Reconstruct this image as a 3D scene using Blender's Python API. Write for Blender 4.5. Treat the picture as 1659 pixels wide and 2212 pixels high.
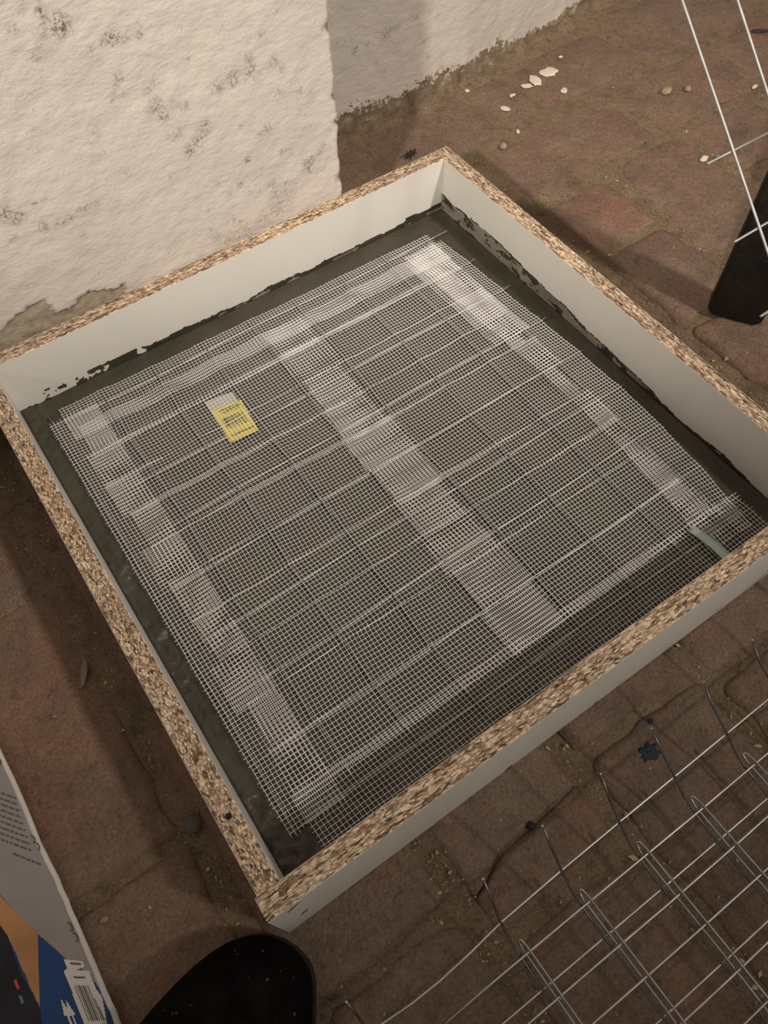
import bpy, bmesh, math, random
from mathutils import Vector, Matrix, noise as mn

for o in list(bpy.data.objects):
    bpy.data.objects.remove(o)
sc = bpy.context.scene
COL = sc.collection

# ------------------------------------------------------------------ camera
AZ, TILT, ROLL = -0.5658, 0.5386, -0.0430
CAM = Vector((0.0379, -0.1046, 0.7585))
F_PX = 1704.1
cd = bpy.data.cameras.new('camera')
cam = bpy.data.objects.new('camera', cd)
COL.objects.link(cam)
cd.sensor_fit = 'HORIZONTAL'
cd.sensor_width = 36.0
cd.lens = F_PX * 36.0 / 1659.0
cd.clip_start = 0.01
rot = (Matrix.Rotation(AZ, 3, 'Z') @ Matrix.Rotation(TILT, 3, 'X') @ Matrix.Rotation(ROLL, 3, 'Z')).to_4x4()
cam.matrix_world = Matrix.Translation(CAM) @ rot
sc.camera = cam

# ------------------------------------------------------------------ world, lamps, exposure
world = bpy.data.worlds.new('world')
sc.world = world
world.use_nodes = True
bg = world.node_tree.nodes['Background']
bg.inputs[0].default_value = (1.08, 1.0, 0.90, 1)
bg.inputs[1].default_value = 0.215

def spot(name, loc, target, power, angle, blend, size, col):
    ld = bpy.data.lights.new(name, 'SPOT')
    ld.energy = power
    ld.spot_size = math.radians(angle)
    ld.spot_blend = blend
    ld.shadow_soft_size = size
    ld.color = col
    lo = bpy.data.objects.new(name, ld)
    COL.objects.link(lo)
    lo.location = loc
    d = Vector(target) - Vector(loc)
    lo.rotation_euler = d.to_track_quat('-Z', 'Y').to_euler()
    return lo

WARM = (1.10, 1.0, 0.88)
spot('ceiling_spot_right', (1.33, -1.75, 2.55), (0.37, 1.50, 0.1), 300, 47.6, 0.84, 0.10, WARM)
spot('ceiling_spot_left', (-2.1, -1.45, 2.45), (2.643, 2.39, 0.1), 450, 37.0, 0.42, 0.07, WARM)

vs = sc.view_settings
vs.view_transform = 'Standard'
vs.look = 'None'
vs.gamma = 1.0
vs.use_curve_mapping = False
vs.exposure = 0.0

# ------------------------------------------------------------------ helpers
RND = random.Random(7)

def obj(name, verts, faces, mat, parent=None, smooth=False, mats=None):
    me = bpy.data.meshes.new(name)
    me.from_pydata([tuple(v) for v in verts], [], faces)
    me.update()
    if smooth:
        me.polygons.foreach_set('use_smooth', [True] * len(me.polygons))
    me.materials.append(mat)
    o = bpy.data.objects.new(name, me)
    COL.objects.link(o)
    if parent:
        o.parent = parent
    return o

def empty(name, loc=(0, 0, 0)):
    o = bpy.data.objects.new(name, None)
    COL.objects.link(o)
    o.location = loc
    o.empty_display_size = 0.05
    return o

def tag(o, label=None, cat=None, group=None, kind=None):
    if label: o['label'] = label
    if cat: o['category'] = cat
    if group: o['group'] = group
    if kind: o['kind'] = kind
    return o

def n3(x, y, z=0.0):
    return mn.noise(Vector((x, y, z)))

def fbm(x, y, z=0.0, o=4):
    return mn.fractal(Vector((x, y, z)), 1.0, 2.0, o)

class MB:
    def __init__(s):
        s.v = []; s.f = []
    def box(s, a, b):
        i = len(s.v)
        for z in (a[2], b[2]):
            for x, y in ((a[0], a[1]), (b[0], a[1]), (b[0], b[1]), (a[0], b[1])):
                s.v.append((x, y, z))
        for q in ((3, 2, 1, 0), (4, 5, 6, 7), (0, 1, 5, 4), (1, 2, 6, 5), (2, 3, 7, 6), (3, 0, 4, 7)):
            s.f.append(tuple(i + k for k in q))
    def tube(s, pts, r, n=8, rz=None, cap=True):
        """round (or flattened with rz) tube along a polyline"""
        pts = [Vector(p) for p in pts]
        i0 = len(s.v)
        m = len(pts)
        for k, p in enumerate(pts):
            d = (pts[min(k + 1, m - 1)] - pts[max(k - 1, 0)]).normalized()
            up = Vector((0, 0, 1)) if abs(d.z) < 0.9 else Vector((0, 1, 0))
            a = d.cross(up).normalized()
            b = a.cross(d).normalized()
            for j in range(n):
                t = 2 * math.pi * (j + 0.5) / n
                s.v.append(p + a * (r * math.cos(t)) + b * ((rz or r) * math.sin(t)))
        for k in range(m - 1):
            for j in range(n):
                s.f.append((i0 + k * n + j, i0 + k * n + (j + 1) % n, i0 + (k + 1) * n + (j + 1) % n, i0 + (k + 1) * n + j))
        if cap:
            s.f.append(tuple(i0 + j for j in reversed(range(n))))
            s.f.append(tuple(i0 + (m - 1) * n + j for j in range(n)))
    def build(s, name, mat, parent=None, smooth=False):
        return obj(name, s.v, s.f, mat, parent, smooth)

def in_poly(x, y, P):
    c = False
    j = len(P) - 1
    for i in range(len(P)):
        xi, yi = P[i]; xj, yj = P[j]
        if (yi > y) != (yj > y) and x < (xj - xi) * (y - yi) / (yj - yi) + xi:
            c = not c
        j = i
    return c

# ------------------------------------------------------------------ materials
class Nodes:
    def __init__(s, name):
        s.m = bpy.data.materials.new(name)
        s.m.use_nodes = True
        s.t = s.m.node_tree
        s.b = s.t.nodes['Principled BSDF']
    def add(s, typ, **kw):
        n = s.t.nodes.new(typ)
        for k, v in kw.items():
            setattr(n, k, v)
        return n
    def link(s, a, b):
        s.t.links.new(a, b)
    def coord(s, scale=(1, 1, 1), which='Object', rot=(0, 0, 0)):
        tc = s.add('ShaderNodeTexCoord')
        mp = s.add('ShaderNodeMapping')
        mp.inputs['Scale'].default_value = scale
        mp.inputs['Rotation'].default_value = rot
        s.link(tc.outputs[which], mp.inputs[0])
        return mp.outputs[0]
    def wpos(s):
        return s.add('ShaderNodeNewGeometry').outputs['Position']
    def noise(s, vec, scale, detail=4, rough=0.55, dist=0.0):
        n = s.add('ShaderNodeTexNoise')
        n.inputs['Scale'].default_value = scale
        n.inputs['Detail'].default_value = detail
        n.inputs['Roughness'].default_value = rough
        n.inputs['Distortion'].default_value = dist
        s.link(vec, n.inputs['Vector'])
        return n.outputs['Fac']
    def ramp(s, fac, stops, interp='LINEAR'):
        r = s.add('ShaderNodeValToRGB')
        r.color_ramp.interpolation = interp
        e = r.color_ramp.elements
        while len(e) < len(stops):
            e.new(0.5)
        for k, (p, c) in enumerate(stops):
            e[k].position = p
            e[k].color = c if len(c) == 4 else tuple(c) + (1,)
        s.link(fac, r.inputs[0])
        return r.outputs[0]
    def mix(s, fac, a, b, mode='MIX'):
        n = s.add('ShaderNodeMixRGB', blend_type=mode)
        for i, v in enumerate((fac, a, b)):
            if isinstance(v, (int, float)):
                n.inputs[i].default_value = v
            elif isinstance(v, tuple):
                n.inputs[i].default_value = v if len(v) == 4 else v + (1,)
            else:
                s.link(v, n.inputs[i])
        return n.outputs[0]
    def math(s, op, a, b=0.0):
        n = s.add('ShaderNodeMath', operation=op)
        for i, v in enumerate((a, b)):
            if isinstance(v, (int, float)):
                n.inputs[i].default_value = v
            else:
                s.link(v, n.inputs[i])
        return n.outputs[0]
    def bump(s, h, strength=0.5, dist=0.002, prev=None):
        n = s.add('ShaderNodeBump')
        n.inputs['Strength'].default_value = strength
        n.inputs['Distance'].default_value = dist
        s.link(h, n.inputs['Height'])
        if prev is not None:
            s.link(prev, n.inputs['Normal'])
        return n.outputs[0]
    def attr(s, name):
        return s.add('ShaderNodeAttribute', attribute_name=name).outputs['Fac']
    def rnd(s):
        return s.add('ShaderNodeObjectInfo').outputs['Random']
    def out(s, col=None, rough=None, normal=None, metal=None, spec=None):
        for key, v in (('Base Color', col), ('Roughness', rough), ('Metallic', metal), ('Specular IOR Level', spec)):
            if v is None: continue
            if isinstance(v, (int, float)):
                s.b.inputs[key].default_value = v
            elif isinstance(v, tuple):
                s.b.inputs[key].default_value = v if len(v) == 4 else v + (1,)
            else:
                s.link(v, s.b.inputs[key])
        if normal is not None:
            s.link(normal, s.b.inputs['Normal'])
        return s.m

def plain(name, col, rough=0.6, metal=0.0, spec=0.5):
    return Nodes(name).out(col, rough, None, metal, spec)

def mat_plaster():
    n = Nodes('old_whitewashed_plaster')
    v = n.coord()
    big = n.noise(v, 5, 4, 0.6)
    fine = n.noise(v, 60, 5, 0.6)
    col = n.ramp(big, [(0.3, (0.495, 0.444, 0.398)), (0.7, (0.555, 0.500, 0.450))])
    # small speckles of dirt scattered all over
    sp = n.noise(v, 170, 3, 0.6)
    big2 = n.noise(v, 16, 4, 0.65)
    spm = n.math('MULTIPLY', n.ramp(sp, [(0.67, (0, 0, 0)), (0.72, (1, 1, 1))]), n.ramp(big2, [(0.48, (0, 0, 0)), (0.66, (0.8, 0.8, 0.8))]))
    col = n.mix(spm, col, (0.16, 0.125, 0.09))
    # placed stains
    st = n.attr('stain')
    brk = n.noise(v, 330, 4, 0.75)
    sm = n.math('MULTIPLY', n.ramp(st, [(0.0, (0, 0, 0)), (0.9, (1, 1, 1))]), n.ramp(brk, [(0.46, (0, 0, 0)), (0.58, (1, 1, 1))]))
    halo = n.math('MULTIPLY', st, 0.16)
    col = n.mix(halo, col, (0.25, 0.20, 0.15))
    col = n.mix(sm, col, (0.12, 0.095, 0.068))
    # grey undercoat where the white skin fell off
    bare = n.attr('bare')
    bc = n.ramp(n.noise(v, 90, 4, 0.6), [(0.3, (0.25, 0.205, 0.15)), (0.7, (0.40, 0.335, 0.255))])
    col = n.mix(bare, col, bc)
    # dirt thrown up from the floor
    foot = n.attr('foot')
    fb = n.noise(v, 120, 5, 0.75)
    fm = n.math('GREATER_THAN', n.math('ADD', foot, n.math('MULTIPLY', n.math('SUBTRACT', fb, 0.5), 1.5)), 0.55)
    dirt = n.ramp(n.noise(v, 45, 5, 0.7), [(0.3, (0.10, 0.072, 0.046)), (0.55, (0.20, 0.15, 0.10)), (0.72, (0.40, 0.33, 0.24))])
    col = n.mix(fm, col, dirt)
    v2 = n.coord((1.0, 1.0, 1.7), rot=(0, 0.3, 0))
    b1 = n.bump(n.noise(v2, 26, 5, 0.5), 0.4, 0.003)
    b2 = n.bump(n.noise(v2, 75, 4, 0.55), 0.6, 0.0026, b1)
    b3 = n.bump(n.noise(v2, 210, 3, 0.6), 0.5, 0.0010, b2)
    return n.out(col, 0.85, b3, spec=0.2)

def dust_col(n, v):
    c = n.ramp(n.noise(v, 28, 6, 0.7), [(0.28, (0.125, 0.088, 0.062)), (0.5, (0.180, 0.128, 0.090)), (0.74, (0.225, 0.165, 0.117))])
    return c

def mat_paver():
    n = Nodes('worn_brick_paver')
    v = n.wpos()
    r = n.rnd()
    a = n.noise(v, 11, 7, 0.65, 0.8)
    fired = n.ramp(a, [(0.24, (0.080, 0.056, 0.045)), (0.42, (0.150, 0.098, 0.074)), (0.55, (0.205, 0.119, 0.086)), (0.66, (0.235, 0.130, 0.090)), (0.8, (0.215, 0.150, 0.110))])
    tint = n.ramp(r, [(0.0, (0.82, 0.83, 0.84)), (0.5, (1, 0.98, 0.96)), (1.0, (1.12, 1.0, 0.94))])
    fired = n.mix(1.0, fired, tint, 'MULTIPLY')
    dm = n.ramp(n.noise(v, 6.5, 6, 0.62), [(0.36, (0.1, 0.1, 0.1)), (0.62, (0.85, 0.85, 0.85))])
    col = n.mix(dm, fired, dust_col(n, v))
    dk = n.ramp(n.noise(v, 55, 5, 0.75), [(0.30, (0.75, 0.75, 0.75)), (0.43, (0, 0, 0))])
    col = n.mix(dk, col, (0.075, 0.053, 0.041))
    gr = n.ramp(n.noise(v, 330, 3, 0.65), [(0.30, (0.72, 0.70, 0.68)), (0.5, (1, 1, 1)), (0.70, (1.30, 1.28, 1.24))])
    col = n.mix(1.0, col, gr, 'MULTIPLY')
    sp = n.ramp(n.noise(v, 520, 1, 0.5), [(0.72, (0, 0, 0)), (0.78, (0.7, 0.7, 0.7))])
    col = n.mix(sp, col, (0.38, 0.30, 0.22))
    b1 = n.bump(n.noise(v, 18, 5, 0.6), 0.7, 0.008)
    b2 = n.bump(n.noise(v, 85, 5, 0.7), 0.7, 0.003, b1)
    b3 = n.bump(n.noise(v, 420, 3, 0.65), 0.6, 0.0009, b2)
    return n.out(col, 0.74, b3, spec=0.3)

def mat_sand():
    n = Nodes('joint_sand_and_dust')
    v = n.wpos()
    col = n.mix(1.0, dust_col(n, v), (1.12, 1.13, 1.06), 'MULTIPLY')
    gr = n.ramp(n.noise(v, 480, 3, 0.7), [(0.32, (0.62, 0.60, 0.58)), (0.5, (1, 1, 1)), (0.68, (1.28, 1.24, 1.18))])
    col = n.mix(1.0, col, gr, 'MULTIPLY')
    dk = n.ramp(n.noise(v, 90, 4, 0.75), [(0.32, (0.7, 0.7, 0.7)), (0.46, (0, 0, 0))])
    col = n.mix(dk, col, (0.070, 0.049, 0.033))
    b1 = n.bump(n.noise(v, 110, 5, 0.7), 0.8, 0.004)
    b2 = n.bump(n.noise(v, 480, 3, 0.65), 0.7, 0.0012, b1)
    return n.out(col, 0.95, b2, spec=0.1)

def mat_chip(name, sx, sy):
    n = Nodes(name)
    tc = n.coord((1, 1, 1))
    w = n.add('ShaderNodeTexNoise')
    w.inputs['Scale'].default_value = 130
    w.inputs['Detail'].default_value = 3
    n.link(tc, w.inputs['Vector'])
    add = n.add('ShaderNodeVectorMath', operation='MULTIPLY_ADD')
    n.link(w.outputs['Color'], add.inputs[0])
    add.inputs[1].default_value = (0.0035, 0.0022, 0.0022)
    n.link(tc, add.inputs[2])
    mp = n.add('ShaderNodeMapping')
    mp.inputs['Scale'].default_value = (sx, sy, sy)
    n.link(add.outputs[0], mp.inputs[0])
    def cells(scale):
        vo = n.add('ShaderNodeTexVoronoi', feature='F1')
        vo.inputs['Scale'].default_value = scale
        n.link(mp.outputs[0], vo.inputs['Vector'])
        sep = n.add('ShaderNodeSeparateColor')
        n.link(vo.outputs['Color'], sep.inputs[0])
        return vo.outputs['Distance'], sep.outputs
    d1, s1 = cells(1.0)
    d2, s2 = cells(0.45)
    c1 = n.ramp(s1[0], [(0.0, (0.11, 0.068, 0.042)), (0.14, (0.22, 0.142, 0.090)), (0.38, (0.44, 0.310, 0.205)), (0.72, (0.64, 0.480, 0.335)), (1.0, (0.84, 0.69, 0.51))])
    c2 = n.ramp(s2[1], [(0.0, (0.20, 0.125, 0.08)), (0.4, (0.52, 0.37, 0.24)), (1.0, (0.84, 0.69, 0.51))])
    pick = n.math('GREATER_THAN', s2[2], 0.80)
    col = n.mix(pick, c1, c2)
    edge = n.ramp(d1, [(0.35, (1.06, 1.06, 1.06)), (0.75, (0.55, 0.52, 0.50))])
    col = n.mix(1.0, col, edge, 'MULTIPLY')
    fib = n.ramp(n.noise(mp.outputs[0], 2.6, 3, 0.7), [(0.33, (0.45, 0.42, 0.40)), (0.5, (1, 1, 1)), (0.7, (1.25, 1.25, 1.25))])
    col = n.mix(1.0, col, fib, 'MULTIPLY')
    gap = n.ramp(n.noise(mp.outputs[0], 0.9, 4, 0.7), [(0.29, (1, 1, 1)), (0.37, (0, 0, 0))])
    col = n.mix(gap, col, (0.060, 0.037, 0.024))
    h = n.mix(0.5, s1[1], gap)
    bp = n.bump(h, 0.5, 0.0010)
    return n.out(col, 0.8, bp, spec=0.2)

def mat_concrete(name, c0, c1, rough):
    n = Nodes(name)
    v = n.coord()
    col = n.ramp(n.noise(v, 14, 6, 0.6), [(0.3, c0), (0.7, c1)])
    b1 = n.bump(n.noise(v, 60, 5, 0.6), 0.5, 0.004)
    b2 = n.bump(n.noise(v, 420, 3, 0.6), 0.45, 0.0010, b1)
    rr = n.ramp(n.noise(v, 35, 3, 0.6), [(0.3, (rough - 0.12,) * 3), (0.7, (rough + 0.14,) * 3)])
    return n.out(col, rr, b2, spec=0.4)

def mat_laminate():
    n = Nodes('white_melamine')
    v = n.coord()
    col = n.ramp(n.noise(v, 8, 4, 0.6), [(0.3, (0.61, 0.585, 0.535)), (0.7, (0.65, 0.62, 0.57))])
    return n.out(col, 0.42, None, spec=0.4)

def mat_felt():
    n = Nodes('black_felted_fabric')
    v = n.coord()
    col = n.ramp(n.noise(v, 30, 5, 0.7), [(0.3, (0.0028, 0.0024, 0.0022)), (0.75, (0.012, 0.010, 0.0095))])
    lint = n.ramp(n.noise(v, 240, 2, 0.4), [(0.735, (0, 0, 0)), (0.76, (1, 1, 1))])
    col = n.mix(lint, col, (0.12, 0.10, 0.08))
    b1 = n.bump(n.noise(v, 500, 3, 0.7), 0.8, 0.001)
    return n.out(col, 0.95, b1, spec=0.05)

def mat_steel(name, col, rough, metal=0.85):
    n = Nodes(name)
    v = n.coord()
    c = n.ramp(n.noise(v, 60, 3, 0.6), [(0.3, tuple(k * 0.8 for k in col)), (0.7, tuple(min(1, k * 1.15) for k in col))])
    return n.out(c, rough, None, metal)

def mat_paper(name, col, var=0.08):
    n = Nodes(name)
    v = n.coord()
    c = n.ramp(n.noise(v, 25, 4, 0.6), [(0.3, tuple(k * (1 - var) for k in col)), (0.7, tuple(k * (1 + var) for k in col))])
    return n.out(c, 0.6, n.bump(n.noise(v, 35, 3, 0.5), 0.25, 0.003), spec=0.3)

PLASTER = mat_plaster()
PAVER = mat_paver()
SAND = mat_sand()
CHIP = mat_chip('chipboard_edge', 190, 760)
CHIPF = mat_chip('chipboard_edge_crumbly', 330, 700)
LAM = mat_laminate()
CONC = mat_concrete('wet_concrete', (0.042, 0.0365, 0.0240), (0.066, 0.0580, 0.0400), 0.34)
SMEAR = mat_concrete('concrete_smear', (0.030, 0.026, 0.016), (0.055, 0.048, 0.032), 0.5)
DRY = mat_concrete('drying_cement_film', (0.10, 0.092, 0.072), (0.27, 0.25, 0.205), 0.7)
STEEL = mat_steel('galvanised_wire', (0.50, 0.49, 0.475), 0.36, 1.0)
STEELL = mat_steel('matt_galvanised_wire', (0.36, 0.355, 0.34), 0.55, 0.8)
STEELD = mat_steel('darker_wire', (0.17, 0.165, 0.16), 0.34, 1.0)  # darker steel colour for the wires with upturned ends
CUT = plain('bright_cut_steel', (0.55, 0.52, 0.48), 0.5)
STEELIN = mat_steel('galvanised_wire_dull', (0.40, 0.39, 0.375), 0.46, 0.6)
STEELIN2 = mat_steel('galvanised_wire_darker', (0.24, 0.235, 0.225), 0.42, 0.6)  # darker version of the mesh steel, for wires running front to back
TAPE = plain('white_glass_fibre', (0.90, 0.875, 0.86), 0.45)
YELLOW = mat_paper('yellow_label_paper', (0.66, 0.56, 0.115))
GREYFILM = mat_paper('pale_grey_film', (0.46, 0.45, 0.38))
PRINT = plain('black_print', (0.012, 0.010, 0.008), 0.6)
TEAL = mat_paper('pale_blue_liner', (0.52, 0.63, 0.61))
DARKWOOD = mat_concrete('dark_stained_wood', (0.0035, 0.0018, 0.0010), (0.007, 0.0036, 0.0018), 0.65)
FELT = mat_felt()
SOLE = plain('black_rubber', (0.010, 0.009, 0.008), 0.8)
STRAW = mat_concrete('wood_shavings', (0.30, 0.22, 0.12), (0.55, 0.42, 0.26), 0.8)
LIME = mat_concrete('white_plaster_drip', (0.55, 0.48, 0.39), (0.72, 0.64, 0.53), 0.85)

# ------------------------------------------------------------------ floor: sand bed and brick pavers
def axis_values(lo, a, b, hi, fine, coarse):
    out = []
    x = lo
    while x < a: out.append(x); x += coarse
    x = a
    while x < b: out.append(x); x += fine
    x = b
    while x < hi: out.append(x); x += coarse
    out.append(hi)
    return out

WALL1_Y, WALL2_Y, CORNER_X = 0.6255, 0.885, 0.459

def sand_z(x, y):
    up = min(1.0, max(0.0, (y - 0.40) / 0.2)) * min(1.0, max(0.0, (x - 0.3) / 0.25))
    q = 1 - 0.72 * up
    z = -0.0064 + 0.0044 * up + 0.0030 * q * fbm(x * 16, y * 16, 3.0) + 0.0014 * q * n3(x * 90, y * 90, 1.0)
    # crumbs of soil heaped beside the box
    d = math.hypot((x + 0.058) / 0.030, (y - 0.42) / 0.22)
    z += 0.010 * max(0.0, 1 - d) * (0.6 + 0.8 * abs(n3(x * 60, y * 60, 5)))
    # rubble at the foot of the recessed wall
    if x > 0.44:
        fw = max(0.0, 1 - abs(y - (WALL2_Y + wall2_bend(x))) / 0.05)
        z += 0.012 * fw * fw * (0.7 + 0.9 * fbm(x * 40, y * 40, 2))
    return z

def wall2_bend(x):
    return 0.055 * min(1.0, max(0.0, (x - 0.86) / 0.33))

xs = axis_values(-1.6, -0.32, 1.42, 2.6, 0.006, 0.06)
ys = axis_values(-1.6, -0.33, 0.96, 1.2, 0.006, 0.06)
V = [(x, y, sand_z(x, y)) for y in ys for x in xs]
nx = len(xs)
Fc = [(j * nx + i, j * nx + i + 1, (j + 1) * nx + i + 1, (j + 1) * nx + i) for j in range(len(ys) - 1) for i in range(nx - 1)]
floor = tag(obj('floor', V, Fc, SAND, None, True), 'old brown brick paving bedded in sand', None, None, 'structure')

def paver(x0, y0, x1, y1, rad=0.016, z=None, cut=None, jit=0.0050):
    r = RND
    cx, cy = (x0 + x1) / 2, (y0 + y1) / 2
    pts = []
    rr = [rad * r.uniform(0.35, 1.9) for _ in range(4)]
    corners = [(x1, y1, 0), (x0, y1, 1), (x0, y0, 2), (x1, y0, 3)]
    for k, (px, py, q) in enumerate(corners):
        rad_k = rr[k]
        ccx = px - rad_k * (1 if px > cx else -1)
        ccy = py - rad_k * (1 if py > cy else -1)
        for j in range(5):
            a = math.pi / 2 * (q + j / 4)
            pts.append((ccx + rad_k * math.cos(a), ccy + rad_k * math.sin(a)))
        nxp = corners[(k + 1) % 4]
        rn = rr[(k + 1) % 4]
        ex = nxp[0] - rn * (1 if nxp[0] > cx else -1) if q % 2 == 0 else nxp[0]
        ey = nxp[1] if q % 2 == 0 else nxp[1] - rn * (1 if nxp[1] > cy else -1)
        sx, sy = pts[-1]
        L = math.hypot(ex - sx, ey - sy)
        m = max(1, int(L / 0.016))
        for j in range(1, m):
            pts.append((sx + (ex - sx) * j / m, sy + (ey - sy) * j / m))
    sd = r.uniform(0, 99)
    pts = [(x + jit * fbm(x * 26, y * 26, sd, 3), y + jit * fbm(x * 26, y * 26, sd + 7, 3)) for x, y in pts]
    if cut:
        pts = clip_poly(pts, cut)
    return paver_from(pts, z)

def clip_poly(pts, fn):
    out = []
    for i in range(len(pts)):
        a, b = pts[i], pts[(i + 1) % len(pts)]
        fa, fb = fn(a), fn(b)
        if fa >= 0: out.append(a)
        if (fa >= 0) != (fb >= 0):
            t = fa / (fa - fb)
            out.append((a[0] + (b[0] - a[0]) * t, a[1] + (b[1] - a[1]) * t))
    return out

def paver_from(pts, z=None):
    r = RND
    cx = sum(p[0] for p in pts) / len(pts)
    cy = sum(p[1] for p in pts) / len(pts)
    top = r.uniform(-0.0022, -0.0002) if z is None else z
    tx, ty = r.uniform(-0.008, 0.008), r.uniform(-0.008, 0.008)
    n = len(pts)
    w = max(p[0] for p in pts) - min(p[0] for p in pts)
    h = max(p[1] for p in pts) - min(p[1] for p in pts)
    V = []
    for ins, dz in ((0.0, -0.03), (0.0, -0.0070), (0.0022, -0.0032), (0.0060, -0.0010), (0.013, 0.0)):
        for (x, y) in pts:
            sx = 1 - 2 * ins / w
            sy = 1 - 2 * ins / h
            qx, qy = (x - cx) * sx, (y - cy) * sy
            V.append((qx, qy, min(0.0, top + tx * qx + ty * qy) + dz))
    Fs = []
    for k in range(4):
        for j in range(n):
            Fs.append((k * n + j, k * n + (j + 1) % n, (k + 1) * n + (j + 1) % n, (k + 1) * n + j))
    Fs.append(tuple(4 * n + j for j in range(n)))
    o = obj('paver', V, Fs, PAVER, floor, True)
    o.location = (cx, cy, 0)
    return o

G = 0.005
# columns of pavers laid lengthways; x limits and the y of their cross joints
COLS = [
    (-1.005, -0.855, [-1.55, -1.25, -0.95, -0.65, -0.35, -0.05, 0.25, 0.62]),
    (-0.845, -0.695, [-1.40, -1.10, -0.80, -0.50, -0.20, 0.10, 0.40, 0.62]),
    (-0.685, -0.537, [-1.55, -1.25, -0.95, -0.64, -0.34, -0.03, 0.27, 0.62]),
    (-0.527, -0.378, [-1.42, -1.12, -0.82, -0.52, -0.20, 0.10, 0.41, 0.62]),
    (-0.368, -0.216, [-1.25, -0.95, -0.66, -0.35, -0.05, 0.26, 0.56, 0.62]),
    (-0.206, -0.062, [-1.41, -1.11, -0.81, -0.51, -0.20, 0.102, 0.413, 0.62]),
    (-0.042, 0.104, [-1.30, -1.00, -0.70, -0.39, -0.0795, 0.22, 0.52, 0.62]),
    (0.124, 0.261, [-1.35, -1.05, -0.75, -0.44, -0.1315, 0.17, 0.47, 0.62]),
    (0.282, 0.425, [-1.25, -0.95, -0.66, -0.36, -0.051, 0.25, 0.55, 0.62]),
    (0.440, 0.582, [-1.30, -1.00, -0.70, -0.38, -0.070, 0.23, 0.53, 0.575]),
    (0.596, 0.742, [-1.38, -1.08, -0.78, -0.47, -0.16, 0.14, 0.42, 0.575]),
    (0.757, 0.876, [-1.30, -1.00, -0.70, -0.40, -0.10, 0.145, 0.285, 0.447, 0.575]),
    (0.897, 1.040, [-1.36, -1.06, -0.75, -0.45, -0.15, 0.10, 0.352, 0.588]),
    (1.058, 1.205, [-1.25, -0.95, -0.66, -0.36, -0.06, 0.21, 0.466, 0.585]),
    (1.218, 1.365, [-1.40, -1.10, -0.80, -0.50, -0.20, 0.10, 0.38, 0.585]),
    (1.378, 1.525, [-1.30, -1.00, -0.70, -0.40, -0.08, 0.22, 0.48, 0.585]),
    (1.538, 1.685, [-1.40, -1.10, -0.80, -0.50, -0.20, 0.10, 0.38, 0.585]),
    (1.698, 1.845, [-1.30, -1.00, -0.70, -0.40, -0.08, 0.22, 0.48, 0.585]),
    (1.858, 2.005, [-1.40, -1.10, -0.80, -0.50, -0.20, 0.10, 0.38, 0.585]),
]
def crack_y(x):
    P = [(0.10, -0.100), (0.1251, -0.0883), (0.139, -0.0837), (0.1559, -0.0756), (0.170, -0.0713), (0.185, -0.0706), (0.2024, -0.0702), (0.30, -0.062)]
    for a, b in zip(P[:-1], P[1:]):
        if a[0] <= x <= b[0]:
            return a[1] + (b[1] - a[1]) * (x - a[0]) / (b[0] - a[0])
    return P[-1][1]
for (x0, x1, js) in COLS:
    for a, b in zip(js[:-1], js[1:]):
        g = G * RND.uniform(0.8, 1.5)
        if abs(x0 - 0.124) < 1e-6 and abs(a + 0.1315) < 1e-6:
            # this paver is cracked in two
            lo = [(0.1255, a + g), (0.20, a + g + .001), (0.2585, a + g + .006), (0.2605, a + 0.02)]
            xsn = [0.2605, 0.235, 0.2024, 0.185, 0.170, 0.1559, 0.139, 0.1245]
            paver_from(lo + [(x, crack_y(x) - 0.0007) for x in xsn], -0.001)
            paver_from([(x, crack_y(x) + 0.0006) for x in reversed(xsn)] + [(0.261, b - g), (0.1255, b - g)], -0.0006)
            continue
        paver(x0, a + g, x1, b - g)
# two courses laid crossways along the recessed wall
for (y0, y1, js) in ((0.588, 0.728, [0.47, 0.742, 1.016, 1.245, 1.50, 1.76, 2.02]), (0.738, 0.876, [0.47, 0.62, 0.835, 0.905, 1.14, 1.40, 1.66, 1.92])):
    for a, b in zip(js[:-1], js[1:]):
        up = y0 > 0.7 and a > 0.9
        paver(a + 0.004, y0 + (0.004 if up else 0), b - 0.004, y1 + (0.03 if up and a > 1.1 else 0), rad=0.018, z=-0.0012)
for (y0, y1, js) in ((0.892, 1.03, [1.15, 1.40, 1.66, 1.92]),):
    for a, b in zip(js[:-1], js[1:]):
        paver(a + 0.004, y0 + 0.02, b - 0.004, y1, rad=0.018, z=-0.002)

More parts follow.
